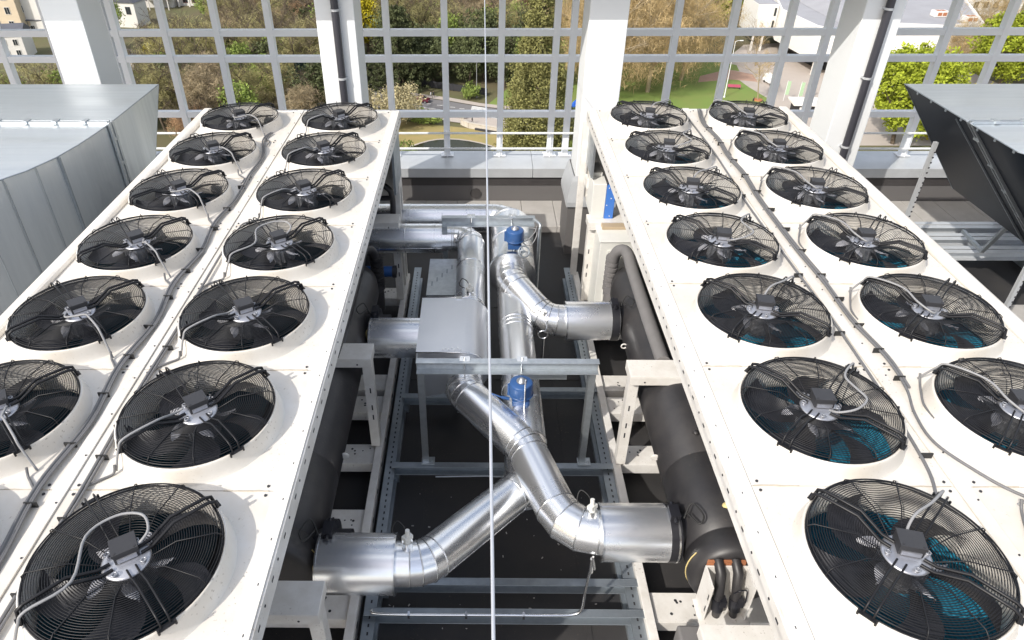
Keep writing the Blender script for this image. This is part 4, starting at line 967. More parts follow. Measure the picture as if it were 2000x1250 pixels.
# ================================================================== big sheet metal ducts
def duct(label, mir):
    t = thing('exhaust_duct', label, 'duct', (-4.41*(-1 if mir else 1) + (1.37 if mir else 0), 8.7, 0), 'sheet metal exhaust ducts')
    X0 = -4.41 if not mir else 5.78; s = -1 if not mir else 1; ox, oy = t.location.x, t.location.y
    W = 3.2; zt, zb = 3.1, (1.26 if mir else 1.4); und = 1.70 if mir else 0.0; cut = 0.62 if mir else -1.35      # underside leans away from the aisle
    px = lambda x: X0+s*x-ox
    def skin(rows, name, mats, bv=0, mi=0, sm=False):
        b = MB(); n = len(rows[0]); v = [p for r in rows for p in r]
        b.add(v, [(i*n+j, i*n+j+1, (i+1)*n+j+1, (i+1)*n+j) for i in range(len(rows)-1) for j in range(n-1)], mi, sm)
        return b
    # straight flared mouth section 7.95 .. 9.45
    b = MB()
    v = []
    for y in (7.95, 9.45): yc = y+(cut if y > 9 else 0); v += [(px(0), y-oy, zt), (px(W), y-oy, zt), (px(W), yc-oy, zb), (px(und), yc-oy, zb)]
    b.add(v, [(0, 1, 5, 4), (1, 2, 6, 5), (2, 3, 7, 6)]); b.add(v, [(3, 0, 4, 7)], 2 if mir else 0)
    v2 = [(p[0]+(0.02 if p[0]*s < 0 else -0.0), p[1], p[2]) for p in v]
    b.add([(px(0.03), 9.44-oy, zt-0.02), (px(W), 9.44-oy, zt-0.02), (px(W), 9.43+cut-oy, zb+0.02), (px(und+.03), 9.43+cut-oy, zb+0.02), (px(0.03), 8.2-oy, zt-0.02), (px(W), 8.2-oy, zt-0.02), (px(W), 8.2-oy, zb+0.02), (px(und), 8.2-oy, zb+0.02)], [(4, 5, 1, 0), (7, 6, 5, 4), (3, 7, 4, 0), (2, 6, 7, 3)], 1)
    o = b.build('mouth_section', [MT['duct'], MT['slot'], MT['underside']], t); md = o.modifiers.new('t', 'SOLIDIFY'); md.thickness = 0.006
    # curved section turning away from the aisle
    if not mir: curve = [(7.94, 0.0), (7.6, 0.02), (7.25, 0.055), (6.9, 0.12), (6.55, 0.25), (6.25, 0.45), (6.0, 0.7), (5.7, 1.15), (5.5, 1.75), (5.4, 2.6)]
    else: curve = [(7.94, 0.0), (7.5, 0.0), (7.06, 0.0), (6.7, 0.25), (6.35, 0.6), (6.0, 1.1), (5.7, 1.7), (5.5, 2.4)]
    zlow = 0.4 if not mir else zb
    b = MB(); rows = []
    for (y, x) in curve:
        u = und
        rows.append([(px(x), y-oy, zt), (px(x+u*0.5), y-oy, (zt+zlow)/2), (px(x+u), y-oy, zlow)])
    n = 3; v = [p for r in rows for p in r]
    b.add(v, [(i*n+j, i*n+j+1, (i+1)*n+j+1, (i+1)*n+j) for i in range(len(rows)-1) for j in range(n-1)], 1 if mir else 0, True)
    top = [(px(x), y-oy, zt+0.001) for (y, x) in curve]+[(px(W), curve[-1][0]-oy, zt+0.001), (px(W), 7.94-oy, zt+0.001)]
    b.add(top, [tuple(range(len(top)))])
    bot = [(r[2][0], r[2][1], zlow) for r in rows]+[(px(W), curve[-1][0]-oy, zlow), (px(W), 7.94-oy, zlow)]
    b.add(bot, [tuple(range(len(bot)))])
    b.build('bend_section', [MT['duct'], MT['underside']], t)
    # flange pair across the top and down the side
    b = MB()
    for dy in (-0.035, 0.015):
        b.box(*sorted((px(-0.0), px(W))), 7.93+dy-oy, 7.955+dy-oy, zt+0.002, zt+0.035)
        b.bar((px(-0.022), 7.942+dy*1.5-oy, zt+0.03), (px(und-0.022), 7.942+dy*1.5-oy, zb-0.02), 0.028, 0.045)
    for k in range(9):
        b.box(*sorted((px(0.25+0.35*k), px(0.31+0.35*k))), 7.875-oy, 7.99-oy, zt+0.01, zt+0.045)
    for k in range(5):
        f = (k+0.6)/5.5; b.obox((px(-0.02+und*f), 7.945-oy, zt-(zt-zb)*f), (1, 0, 0), (0, 1, 0), (0, 0, 1), 0.03, 0.11, 0.04)
    b.build('flange', MT['galv'], t, 0.004)
    # standing seams and stiffeners on the side
    b = MB()
    ed = curve
    for (y, x, rr_) in (((6.93, 0.115, 0.015), (6.35, 0.38, 0.006), (5.95, 0.77, 0.006), (6.65, 0.21, 0.003), (6.12, 0.57, 0.003), (5.8, 1.0, 0.004)) if not mir else ()):
        b.bar((px(x-0.012), y-oy, zt-0.01), (px(x+und-0.012), y-oy, zlow), rr_*2, rr_*1.6)
    for k in range(3):
        y0 = 8.25+0.38*k
    if not mir:
        for f in (0.3, 0.45, 0.6):
            b.bar((px(-0.002), 8.0-oy, zt-(zt-zb)*f-.25), (px(-0.002), 9.43+cut*f-oy, zt-(zt-zb)*f), 0.004, 0.005)
    if mir:
        b.bar((px(0.06), 8.28-oy, zt-0.07), (px(und-0.02), 8.30-oy, zb), 0.022, 0.022)
        for k in range(7): b.box(*sorted((px(-0.012), px(-0.002))), 7.1+0.33*k-oy, 7.13+0.33*k-oy, zt-0.03, zt)
    b.tube([(px(-0.003), 9.45-oy, zt), (px(und), 9.45+cut-oy, zb)], 0.006, 6)
    for (y, x), (y2, x2) in zip(curve[:-1], curve[1:]): b.tube([(px(x-.003), y-oy, zt), (px(x2-.003), y2-oy, zt)], 0.007, 6)
    b.tube([(px(-.003), 7.96-oy, zt), (px(-.003), 9.45-oy, zt)], 0.007, 6)
    b.build('stiffener', MT['steel_dark'] if not mir else MT['steel_dark'], t)
    # supports
    if mir:
        for (xa, ya, za, xb, yb, zb_) in ((6.22, 9.0, 2.45, 6.22, 9.0, 0.06), (6.62, 7.15, 2.3, 6.62, 7.15, 0.06)):
            b = MB(); b.channel((xa-ox, ya-oy, zb_), (xa-ox, ya-oy, za), 0.045, 0.05, 0.005, upv=(0, 1, 0)); b.box(xa-ox-0.07, xa-ox+0.07, ya-oy-0.07, ya-oy+0.07, zb_-0.005, zb_+0.006)
            z = 0.2
            while z < za-0.1: b.box(xa-ox-0.012, xa-ox+0.012, ya-oy-0.0275, ya-oy-0.0255, z, z+0.022, 1); z += 0.075
            b.build('strut_post', [MT['coping'], MT['slot']], t)
        b = MB(); b.bar((7.50-ox, 8.75-oy, 1.30), (7.68-ox, 9.2-oy, 0.62), 0.05, 0.05); b.bar((7.68-ox, 9.2-oy, 0.62), (7.77-ox, 9.85-oy, 0.62), 0.05, 0.05); b.build('support_bracket', MT['steel_dark'], t)
    else:
        for (xa, ya) in ((-5.9, 9.2), (-5.9, 7.6), (-6.5, 6.0)):
            b = MB(); b.channel((xa-ox, ya-oy, 0.0), (xa-ox, ya-oy, 1.40 if ya > 7 else 0.4), 0.045, 0.05, 0.005, upv=(0, 1, 0)); b.build('strut_post', MT['galv'], t)
duct('big silver duct curving away on the left with a flanged joint', False)
duct('big duct on the right with a dark slanting underside and strut posts', True)
for i, (y, lab) in enumerate(((10.42, 'farthest pale steel channel lying on the roof under the dark duct'), (10.02, 'middle pale steel channel lying on the roof under the dark duct'), (9.6, 'nearest pale steel channel of the three under the dark duct'))):
    b = MB(); b.channel((-1.6, 0, 0.07), (5.5, 0, 0.07), 0.10, 0.14, 0.008, flip=1); b.box(-1.6, 5.5, 0.012, 0.11, 0.141, 0.147)
    o = b.build('roof_channel', MT['coping'], None, 0.003, (6.3, y, 0.28)); tag(o, lab, 'steel channel', 'steel channels under the right duct')
    b.v = []
b = MB()
for x in (5.2, 6.9, 8.8, 10.5): b.box(x, x+0.1, 9.5, 10.6, 0.061, 0.275)
struct(b.build('channel_bearers', MT['steel_dark']))

# ================================================================== the park below
GZ = -50.0
def lvl(i): return GZ+0.012*i
MT['lawn'] = mat('lawn', (0.16, 0.245, 0.05), 0.9, noise=0.6, nscale=0.12, col2=(0.22, 0.22, 0.07))
MT['earth'] = mat('leaf_litter', (0.13, 0.105, 0.06), 0.95, noise=0.9, nscale=0.08, col2=(0.10, 0.12, 0.04))
MT['asphalt'] = mat('asphalt', (0.17, 0.165, 0.17), 0.85, noise=0.4, nscale=0.5, col2=(0.21, 0.20, 0.19))
MT['pave'] = mat('pavement', (0.42, 0.37, 0.33), 0.85, noise=0.4, nscale=0.4, col2=(0.48, 0.43, 0.38))
MT['paint'] = mat('road_paint', (0.75, 0.75, 0.72), 0.7)
MT['sand'] = mat('dry_bank', (0.34, 0.26, 0.11), 0.95, noise=0.7, nscale=0.3, col2=(0.22, 0.22, 0.07))
MT['brick_path'] = mat('brick_path', (0.42, 0.27, 0.20), 0.9, noise=0.3, nscale=0.6)
MT['stone'] = mat('stone_light', (0.55, 0.50, 0.43), 0.8, noise=0.4, nscale=1.2)
MT['water'] = mat('pond_water', (0.022, 0.024, 0.010), 0.10, spec=0.10, bump=0.04, bscale=0.8)
MT['bark'] = mat('bark', (0.13, 0.10, 0.07), 0.9, noise=0.5, nscale=2)
MT['bark_pale'] = mat('bark_pale', (0.42, 0.34, 0.22), 0.9, noise=0.4, nscale=2)
def leafm(name, c, rnd=0.22): return mat(name, c, 0.75, tone=True, rnd=rnd, spec=0.25)
MT['l_dark'] = leafm('foliage_dark', (0.09, 0.105, 0.045))
MT['l_seq'] = leafm('foliage_sequoia', (0.20, 0.195, 0.07), 0.05)
MT['l_bright'] = leafm('foliage_bright', (0.28, 0.33, 0.03), 0.12)
MT['l_green'] = leafm('foliage_green', (0.20, 0.26, 0.06))
MT['l_yellow'] = leafm('foliage_yellow', (0.42, 0.36, 0.02), 0.08)
MT['l_olive'] = leafm('twigs_olive', (0.33, 0.30, 0.135), 0.3)
MT['l_brown'] = leafm('twigs_brown', (0.33, 0.265, 0.165), 0.3)
MT['l_rust'] = leafm('twigs_rust', (0.36, 0.23, 0.13), 0.2)
MT['l_wheat'] = leafm('twigs_wheat', (0.46, 0.345, 0.175), 0.1)
MT['l_bloom'] = leafm('blossom_cream', (0.40, 0.35, 0.20), 0.15)
MT['l_spruce'] = leafm('foliage_spruce', (0.032, 0.052, 0.042))

b = MB(); b.box(-900, 900, 20, 1500, GZ-1, GZ); struct(b.build('ground', MT['earth']))
b = MB(); b.box(-900, 900, -500, 20, GZ-1, GZ-0.02); struct(b.build('ground_near', MT['pave']))
def sheet(name, pts, m, lv):
    b = MB(); b.prism(pts, GZ-0.5, lvl(lv), 0); o = b.build(name, m); recalc(o); return struct(o)
sheet('lawn', [(2, 166), (12, 164), (30, 161), (48, 160), (62, 160), (72, 170), (72, 200), (60, 215), (30, 200), (10, 185)], MT['lawn'], 2)
sheet('lawn', [(-40, 125), (-20, 120), (12, 120), (14, 152), (6, 147), (-5, 151), (-22, 156), (-45, 160)], MT['sand'], 1)
pond = []
for k in range(32):
    a = 2*math.pi*k/32; pond.append((-6.2+11.5*math.cos(a)+0.6*math.sin(3*a), 132+11.2*math.sin(a)+0.3*math.cos(4*a)))
sheet('pond_edge', [(x*1.0+(x+6.2)*0.05, y+(y-132)*0.05) for x, y in pond], MT['pave'], 2)
sheet('pond', pond, MT['water'], 3)
far = [(-120, 222), (-60, 200), (-32.2, 184.6), (-16.8, 174.7), (-7.4, 171.1), (0.4, 166.8), (6, 165), (25, 161.9), (60, 157)]
near = [(-120, 208), (-60, 186), (-32, 172.5), (-16.7, 163.1), (-6.7, 158.4), (-0.7, 155.8), (4.6, 153.6), (23.7, 151.6), (60, 148)]
def inter(p, q, t): return (p[0]+(q[0]-p[0])*t, p[1]+(q[1]-p[1])*t)
def strip(name, t0, t1, m, lv):
    A = [inter(near[i], far[i], t0) for i in range(len(far))]; B_ = [inter(near[i], far[i], t1) for i in range(len(far))]
    b = MB(); n = len(A); z = lvl(lv)
    b.add([(*p, z) for p in A]+[(*p, z) for p in B_], [(i, i+1, n+i+1, n+i) for i in range(n-1)]); o = b.build(name, m); return struct(o)
strip('road', 0.18, 0.80, MT['asphalt'], 5); strip('pavement', -0.35, 0.175, MT['pave'], 16); strip('pavement', 0.805, 1.0, MT['pave'], 16)
strip('road_marking', 0.215, 0.235, MT['paint'], 6)
for i in range(2, 8):
    for k in range(3):
        pa = inter(inter(near[i], far[i], 0.47), inter(near[i+1], far[i+1], 0.47), k/3) if i+1 < len(far) else None
        if pa is None: continue
        pb = inter(inter(near[i], far[i], 0.50), inter(near[i+1], far[i+1], 0.50), (k+0.55)/3)
        b = MB(); z = lvl(6); dx, dy = pb[0]-pa[0], pb[1]-pa[1]; l = math.hypot(dx, dy); nx, ny = -dy/l*.12, dx/l*.12
        b.quad((pa[0]-nx, pa[1]-ny, z), (pb[0]-nx, pb[1]-ny, z), (pb[0]+nx, pb[1]+ny, z), (pa[0]+nx, pa[1]+ny, z)); struct(b.build('road_marking', MT['paint']))
for k in range(9):   # zebra crossing
    x = -3.5+0.0*k; c = inter(inter(near[5], far[5], 0.2+0.068*k), inter(near[5], far[5], 0.2+0.068*k), 0)
    d = Vector((far[6][0]-far[4][0], far[6][1]-far[4][1], 0)).normalized(); e = Vector((-d.y, d.x, 0)); p = Vector((*c, lvl(7)))
    b = MB(); b.quad(p-d*2-e*.25, p+d*2-e*.25, p+d*2+e*.25, p-d*2+e*.25); struct(b.build('road_marking', MT['paint']))
sheet('plaza', [(62, 150), (72, 170), (70, 180), (68, 200), (82, 222), (130, 230), (140, 150), (100, 140), (70, 140)], MT['pave'], 3)
sheet('path', [(60, 189.5), (69.1, 195.6), (74.7, 191.2), (73.8, 184.3), (66.9, 186.5), (58, 184)], MT['brick_path'], 4)
sheet('lawn', [(66, 197), (72, 194), (73, 200), (68, 204)], MT['lawn'], 5)
b = MB(); b.add([(-900, 330, GZ), (900, 330, GZ), (900, 520, GZ+18), (-900, 520, GZ+18), (900, 1400, GZ+40), (-900, 1400, GZ+40)], [(0, 1, 2, 3), (3, 2, 4, 5)]); struct(b.build('hills', MT['earth']))

# ------------------------------------------------------------------ trees
def leaf_cloud(name, m, clumps, per, size, seed, shape, droop=0.0, strip=0.0):
    """many small leaf faces gathered in clumps; shape(rng) gives a clump centre and radius"""
    r = random.Random(seed); b = MB(); tone = []
    for c in range(clumps):
        (cx, cy, cz), cr = shape(r); ct = r.uniform(0.78, 1.28)
        for k in range(per):
            d = Vector((r.gauss(0, 1), r.gauss(0, 1), r.gauss(0, 1))); d.normalize(); d *= cr*(r.random()**0.5)
            p = Vector((cx, cy, cz))+d
            a = Vector((r.gauss(0, 1), r.gauss(0, 1), r.gauss(0, 1)-droop*2)).normalized(); q = a.orthogonal().normalized()
            q = (q*math.cos(k)+a.cross(q)*math.sin(k)); s = size*r.uniform(0.6, 1.4)
            la, lb = (s*strip, s*0.10) if strip else (s, s*0.6)
            b.add([p-a*la*.5, p+q*lb*.5, p+a*la*.5, p-q*lb*.5], [(0, 1, 2, 3)])
            t = ct*r.uniform(0.85, 1.15); tone += [t]*4
    b.tone = tone
    return b.mesh(name, m)
def branches(name, m, h, spread, seed, levels=4, trunk=0.4, first=0.3):
    r = random.Random(seed); b = MB()
    def grow(p, d, l, rad, lev):
        pts = [p]; q = Vector(p); dd = Vector(d)
        for i in range(3):
            dd = (dd+Vector((r.gauss(0, .12), r.gauss(0, .12), r.gauss(0, .08)+0.03))*(1 if levels else 0)).normalized(); q = q+dd*l/3; pts.append(Vector(q))
        b.tube(pts, [rad, rad*.85, rad*.7, rad*.5], 5 if lev < 2 else 3, 0, False)
        if lev < levels:
            for k in range(4 if lev else 6):
                t = r.uniform(0.35, 1.0) if lev else r.uniform(first, 1.0)
                i = min(2, int(t*3)); pp = pts[i].lerp(pts[i+1], t*3-i)
                a = r.uniform(0, 6.28); out = Vector((math.cos(a), math.sin(a), r.uniform(0.0, 0.9))).normalized()
                nd = (dd*0.45+out*spread).normalized(); grow(pp, nd, l*r.uniform(0.45, 0.68), rad*0.5, lev+1)
    grow(Vector((0, 0, 0)), Vector((0, 0, 1)), h, trunk, 0)
    return b.mesh(name, m)
def cone_shape(h, r0, zmin, p=1.0, inner=0.55):
    def f(r):
        z = zmin+(h-zmin)*(1-math.sqrt(r.random())*1.0) ; z = zmin+(h-zmin)*(1-(r.random())**0.55)
        k = ((h-z)/(h-zmin))**p; R0 = r0*k; a = r.uniform(0, 6.28); rr = R0*r.uniform(inner, 1.0)*(1+0.14*math.sin(3*a+z*0.7)+0.1*math.sin(z*2.1))
        return (rr*math.cos(a), rr*math.sin(a), z), max(0.35, 0.55*r0*0.28*(0.5+k))
    return f
def ell_shape(rx, rz, zc, cr, inner=0.5, lobes=4, seed=1):
    q = random.Random(seed); lb = [(q.uniform(0, 6.28), q.uniform(-.5, .9), q.uniform(0.75, 1.2)) for _ in range(lobes)]
    def f(r):
        d = Vector((r.gauss(0, 1), r.gauss(0, 1), r.gauss(0, 1)+0.15)).normalized()
        s = 0.85
        for (a, e, w) in lb:
            u = Vector((math.cos(a)*math.cos(e), math.sin(a)*math.cos(e), math.sin(e)))
            s += 0.28*w*max(0, d.dot(u))**4
        t = r.uniform(inner, 1.0)*s
        return (d.x*rx*t, d.y*rx*t, zc+d.z*rz*t), cr*r.uniform(.6, 1.3)
    return f
KIND = {}
def kind(key, crown_m, _unused, trunk_m): KIND[key] = (crown_m, trunk_m)
kind('bare1', leaf_cloud('crown', MT['l_olive'], 170, 26, 0.62, 11, ell_shape(5.2, 6.2, 10.0, 1.5, 0.3, 5, 3), strip=2.4), None, branches('trunk', MT['bark'], 11, .8, 1))
kind('bare2', leaf_cloud('crown', MT['l_brown'], 170, 26, 0.62, 12, ell_shape(5.6, 5.6, 9.6, 1.5, 0.3, 5, 9), strip=2.4), None, branches('trunk', MT['bark'], 10.5, .9, 2))
kind('bare3', leaf_cloud('crown', MT['l_rust'], 160, 24, 0.6, 13, ell_shape(5.2, 5.4, 9.0, 1.4, 0.3, 4, 5), strip=2.2), None, branches('trunk', MT['bark'], 10, .9, 3))
kind('green', leaf_cloud('crown', MT['l_green'], 170, 24, 0.55, 14, ell_shape(4.6, 5.4, 8.0, 1.4, 0.5, 5, 4)), None, branches('trunk', MT['bark'], 8, .8, 4, 3))
kind('dark', leaf_cloud('crown', MT['l_dark'], 190, 26, 0.62, 15, ell_shape(5.4, 6.6, 8.0, 1.5, 0.5, 6, 6)), None, branches('trunk', MT['bark'], 9, .8, 5, 3))
def tier_shape(h, r0, tiers, zmin):
    def f(r):
        k = r.randint(0, tiers-1); z = zmin+(h-zmin)*k/tiers+r.uniform(-.15, .15); R0 = r0*(1-(k/tiers)*0.8); a = r.uniform(0, 6.28)+k; nb = 9
        a = round(a*nb/6.283)/nb*6.283+k*0.7+r.gauss(0, .10); t = r.uniform(0.25, 1.0)
        return (R0*t*math.cos(a), R0*t*math.sin(a), z-0.7*t+r.uniform(-.2, .2)), 0.55
    return f
kind('cedar', leaf_cloud('crown', MT['l_dark'], 620, 22, 0.5, 16, tier_shape(21, 9.0, 13, 1.2)), None, branches('trunk', MT['bark'], 20, .6, 6, 0, 0.5, .1))
kind('spruce', leaf_cloud('crown', MT['l_spruce'], 320, 22, 0.42, 17, tier_shape(13, 3.6, 13, 0.6)), None, branches('trunk', MT['bark'], 12.5, .6, 7, 0, 0.2, .1))
kind('sequoia', leaf_cloud('crown', MT['l_seq'], 1500, 34, 0.44, 18, cone_shape(37, 7.6, 0.2, 0.72, 0.55)), None, branches('trunk', MT['bark'], 33, .4, 8, 0, 0.7, .1))
kind('willow', leaf_cloud('crown', MT['l_wheat'], 520, 40, 0.55, 19, ell_shape(11.5, 13.5, 13.5, 1.9, 0.35, 7, 8), droop=0.5, strip=2.6), None, branches('trunk', MT['bark_pale'], 20, .9, 9, 4, 0.55, .25))
kind('bright', leaf_cloud('crown', MT['l_bright'], 420, 30, 0.62, 20, ell_shape(6.0, 7.4, 9.0, 1.25, 0.5, 7, 12)), None, branches('trunk', MT['bark'], 9, .8, 10, 3))
kind('yellow', leaf_cloud('crown', MT['l_yellow'], 190, 26, 0.5, 21, ell_shape(4.6, 5.6, 7.0, 1.1, 0.4, 5, 2)), None, branches('trunk', MT['bark'], 7, .8, 11, 3))
kind('bloom', leaf_cloud('crown', MT['l_bloom'], 150, 24, 0.36, 22, ell_shape(4.0, 3.0, 3.6, 0.9, 0.3, 5, 2)), None, branches('trunk', MT['bark'], 4, 1.0, 12, 3, .2))
kind('slender', leaf_cloud('crown', MT['l_wheat'], 60, 18, 0.4, 23, ell_shape(2.6, 4.5, 7.5, 0.9, 0.3, 4, 3), strip=2.2), None, branches('trunk', MT['bark_pale'], 9, .7, 13, 3, .16))
kind('shrub', leaf_cloud('crown', MT['l_green'], 60, 22, 0.34, 24, ell_shape(2.4, 1.5, 1.4, 0.7, 0.4, 4, 3)), None, branches('trunk', MT['bark'], 1.5, 1.0, 14, 2, .08))
kind('yshrub', leaf_cloud('crown', MT['l_yellow'], 60, 22, 0.34, 25, ell_shape(2.2, 1.5, 1.4, 0.7, 0.4, 4, 3)), None, branches('trunk', MT['bark'], 1.5, 1.0, 15, 2, .08))
NAMES = {'bare1': 'bare_tree', 'bare2': 'bare_tree', 'bare3': 'bare_tree', 'green': 'leafy_tree', 'dark': 'evergreen_tree', 'cedar': 'cedar_tree', 'spruce': 'spruce_tree', 'sequoia': 'conical_evergreen',
         'willow': 'bare_tree', 'bright': 'leafy_tree', 'yellow': 'blossoming_tree', 'bloom': 'blossoming_tree', 'slender': 'young_tree', 'shrub': 'shrub', 'yshrub': 'shrub'}
def tree(k, x, y, label, group=None, s=1.0, z=GZ, sz=None):
    t = thing(NAMES[k], label, 'shrub' if 'shrub' in k else 'tree', (x, y, z), group, rng.uniform(0, 6.28))
    t.scale = (s, s, sz if sz else s)
    c = bpy.data.objects.new('crown', KIND[k][0]); COL.objects.link(c); c.parent = t
    if KIND[k][1]:
        q = bpy.data.objects.new('trunk', KIND[k][1]); COL.objects.link(q); q.parent = t
    return t

tree('sequoia', 11.6, 133.5, 'tall conical evergreen beside the pond, seen through the middle of the grid screen')
tree('cedar', -20.5, 176, 'dark spreading evergreen with layered branches beside the red car', s=1.05)
tree('cedar', -32, 178, 'dark layered evergreen partly hidden by the second column', s=0.8)
tree('spruce', -41.5, 163, 'dark pointed spruce just left of the second column', s=1.0)
tree('bloom', -17.6, 155.5, 'cream blossoming tree below the red car near the road', s=1.25)
tree('bloom', -19.0, 149.5, 'cream blossoming tree at the pond bank, below the other cream one', s=1.25)
tree('bloom', -27.5, 160, 'cream blossoming tree right of the second column foot', s=1.0)
tree('bloom', -52, 160, 'pale blossoming tree behind the farthest fans of the left chiller', s=0.9)
tree('yellow', -33.6, 215, 'bright yellow tree in the woods right of the second column', s=1.2, sz=1.35)
tree('yellow', -86, 188, 'golden yellow tree in the woods right of the first column', s=0.8)
for (x, y, s, lab) in ((31, 172, 1.05, 'big bare straw-coloured tree left of the third column'), (43, 176, 1.12, 'big bare straw-coloured tree right of the third column'),
                    (54, 186, 0.98, 'bare straw-coloured tree at the lawn edge with drooping twigs'), (38, 196, 1.05, 'bare straw-coloured tree rearmost of the drooping clump'), (24, 190, 0.85, 'bare straw-coloured tree right of the conical evergreen'), (58, 206, 0.9, 'bare straw-coloured tree behind the white lamp post')):
    tree('willow', x, y, lab, 'bare straw-coloured trees', s)
for (x, y, s, lab) in ((88, 141, 1.22, 'bright green leafy tree right of the fourth column'), (97, 152, 1.05, 'bright green leafy tree left of the dark duct corner'), (131, 176, 1.2, 'bright green leafy tree at the right edge of the photo'),
                    (143, 186, 0.9, 'bright green leafy tree behind the one at the right edge'), (76, 238, 1.1, 'yellow-green leafy tree left of the white hall'), (92, 258, 1.2, 'yellow-green leafy tree behind the white hall'), (68, 232, 0.9, 'yellow-green leafy tree above the white lamp post')):
    tree('bright', x, y, lab, 'bright green trees', s)
tree('willow', 128, 190, 'pale bare tree in front of the white hall at the right', 'bare straw-coloured trees', 0.55)
tree('willow', 150, 215, 'pale bare tree on the slope at the top right corner', 'bare straw-coloured trees', 0.7)
tree('slender', 68.9, 169.4, 'slender young tree in a round pit on the plaza'); tree('slender', 78, 199, 'slender young tree in front of the white hall portico')
for (x, y, s, lab) in ((20, 146.5, 1.3, 'dark green shrub left of the third column beside the road'), ):
    t = tree('dark', x, y, lab, None, 0.42)
for i, (x, y, k, s, lab) in enumerate(((22, 136, 'bloom', 0.9, 'yellowish shrub left of the third column foot'), (19, 130, 'green', 0.4, 'low green shrub at the foot of the conical evergreen'), (-11.0, 152.5, 'shrub', 1.1, 'dark round shrub at the bridge end near the road'),
        (-14, 154, 'shrub', 1.2, 'round green shrub left of the bridge end'), (-16, 128, 'shrub', 1.6, 'low green shrub on the near bank of the pond'), (-21, 138, 'shrub', 1.2, 'rusty green shrub on the left bank of the pond'), (-2.0, 171, 'shrub', 1.2, 'bright shrub beside the park lamp by the road'),
        (97, 143, 'yshrub', 1.3, 'yellow shrub under the bright tree near the dark duct'), (101, 146, 'yshrub', 1.2, 'yellow-green shrub nearest the dark duct corner'), (122, 168, 'yshrub', 1.5, 'orange-yellow shrub above the dark duct edge'), (112, 172, 'bloom', 0.9, 'brownish shrub in front of the white hall'))):
    tree(k, x, y, lab, 'shrubs below the tower', s)
for (x, y, s) in ((-57, 141, .5), (-61, 146, .55), (-54, 147, .45), (-63, 139, .5), (-50, 139, .45)):
    tree('bare3', x, y, 'low rusty bare tree behind the handrail left of the left chiller', 'low rusty bare trees by the left handrail', s)
for (x, y, s, lab) in ((-119, 232, 1.0, 'green leafy tree left of the small white house'), (-113, 217, 0.75, 'green leafy tree below the small white house'), (-40, 172, .8, 'fresh green tree behind the dark pointed spruce')):
    tree('green', x, y, lab, None, s)
# woodland of bare and leafy trees behind the road
wood = []
r = random.Random(5)
for row, y in enumerate((181, 188, 196, 205, 215, 226, 238, 251, 265, 280, 297, 316)):
    x = -150*(y/250)+r.uniform(0, 5)
    xe = 22 if y < 210 else 60*(y/250)+10
    while x < xe:
        px = x+r.uniform(-2, 2); py = y+r.uniform(-3, 3)
        yroad = 0
        ok = True
        if py < 212 and px < -45: 
            ok = py > 190+(-45-px)*0.25
        if abs(px+33.6*py/215) < 7 and 178 < py < 222: ok = False
        if abs(px+86) < 6 and 170 < py < 196: ok = False
        if px < -90 and py > 205 and py < 262 and px < -104: ok = (r.random() < 0.25)
        if px < -118 and py > 225: ok = False
        if px < -100 and py > 262: ok = False
        q_ = px/py
        if q_ < -0.545 or (-0.52 < q_ < -0.37 and py > 196) or (-0.53 < q_ < -0.47): ok = False
        if ok: wood.append((px, py))
        x += 8.2*(0.75+y/700)*r.uniform(0.85, 1.15)
KW = ['bare1', 'bare1', 'bare2', 'bare2', 'bare3', 'green', 'dark']
WL = {'bare1': 'olive-brown bare tree in the woodland beyond the grid screens', 'bare2': 'grey-brown bare tree in the woodland beyond the grid screens', 'bare3': 'rusty bare tree in the woodland beyond the grid screens',
      'green': 'green leafy tree among the bare woodland trees', 'dark': 'dark evergreen tree among the bare woodland trees'}
for (x, y) in wood:
    k = r.choice(KW)
    if y < 187 and x > -30: k = r.choice(['dark', 'dark', 'bare1', 'green'])
    if 0 < x < 30 and y > 200: k = r.choice(['bare2', 'bare3', 'bare1', 'green'])
    t = tree(k, x, y, WL[k], 'woodland trees, '+k.rstrip('123')+(' olive' if k == 'bare1' else ' brown' if k == 'bare2' else ' rusty' if k == 'bare3' else ''), r.uniform(0.8, 1.2), sz=(0.55 if (-0.51 < x/y < -0.36 and y > 188) or x/y < -.55 else r.uniform(0.85, 1.3)))
    t.name = NAMES[k]
near_wood = []
for yy in (146, 153, 160, 167, 174, 181, 188, 195, 202, 209):
    xx = -150*(yy/220)
    while xx < -31-(yy-150)*0.12:
        if not (abs(xx+41.5) < 4.5 and yy < 168) and not (abs(xx+52) < 4 and 155 < yy < 164): (near_wood.append((xx+r.uniform(-2, 2), yy+r.uniform(-2.5, 2.5))) if not (xx/yy < -.55 and yy > 156) and not (-.53 < xx/yy < -.47 and yy > 168) and not (abs(xx+86) < 5 and 165 < yy < 192) else None)
        xx += r.uniform(6.5, 9.5)
for (x, y) in near_wood:
    k = r.choice(['bare1', 'bare1', 'bare2', 'green', 'dark']); t = tree(k, x, y, WL[k], 'woodland trees, '+k.rstrip('123')+(' olive' if k == 'bare1' else ' brown' if k == 'bare2' else ' rusty' if k == 'bare3' else ''), r.uniform(.75, 1.05), sz=0.6 if y > 188 and x/y < -.36 else None); t.name = NAMES[k]

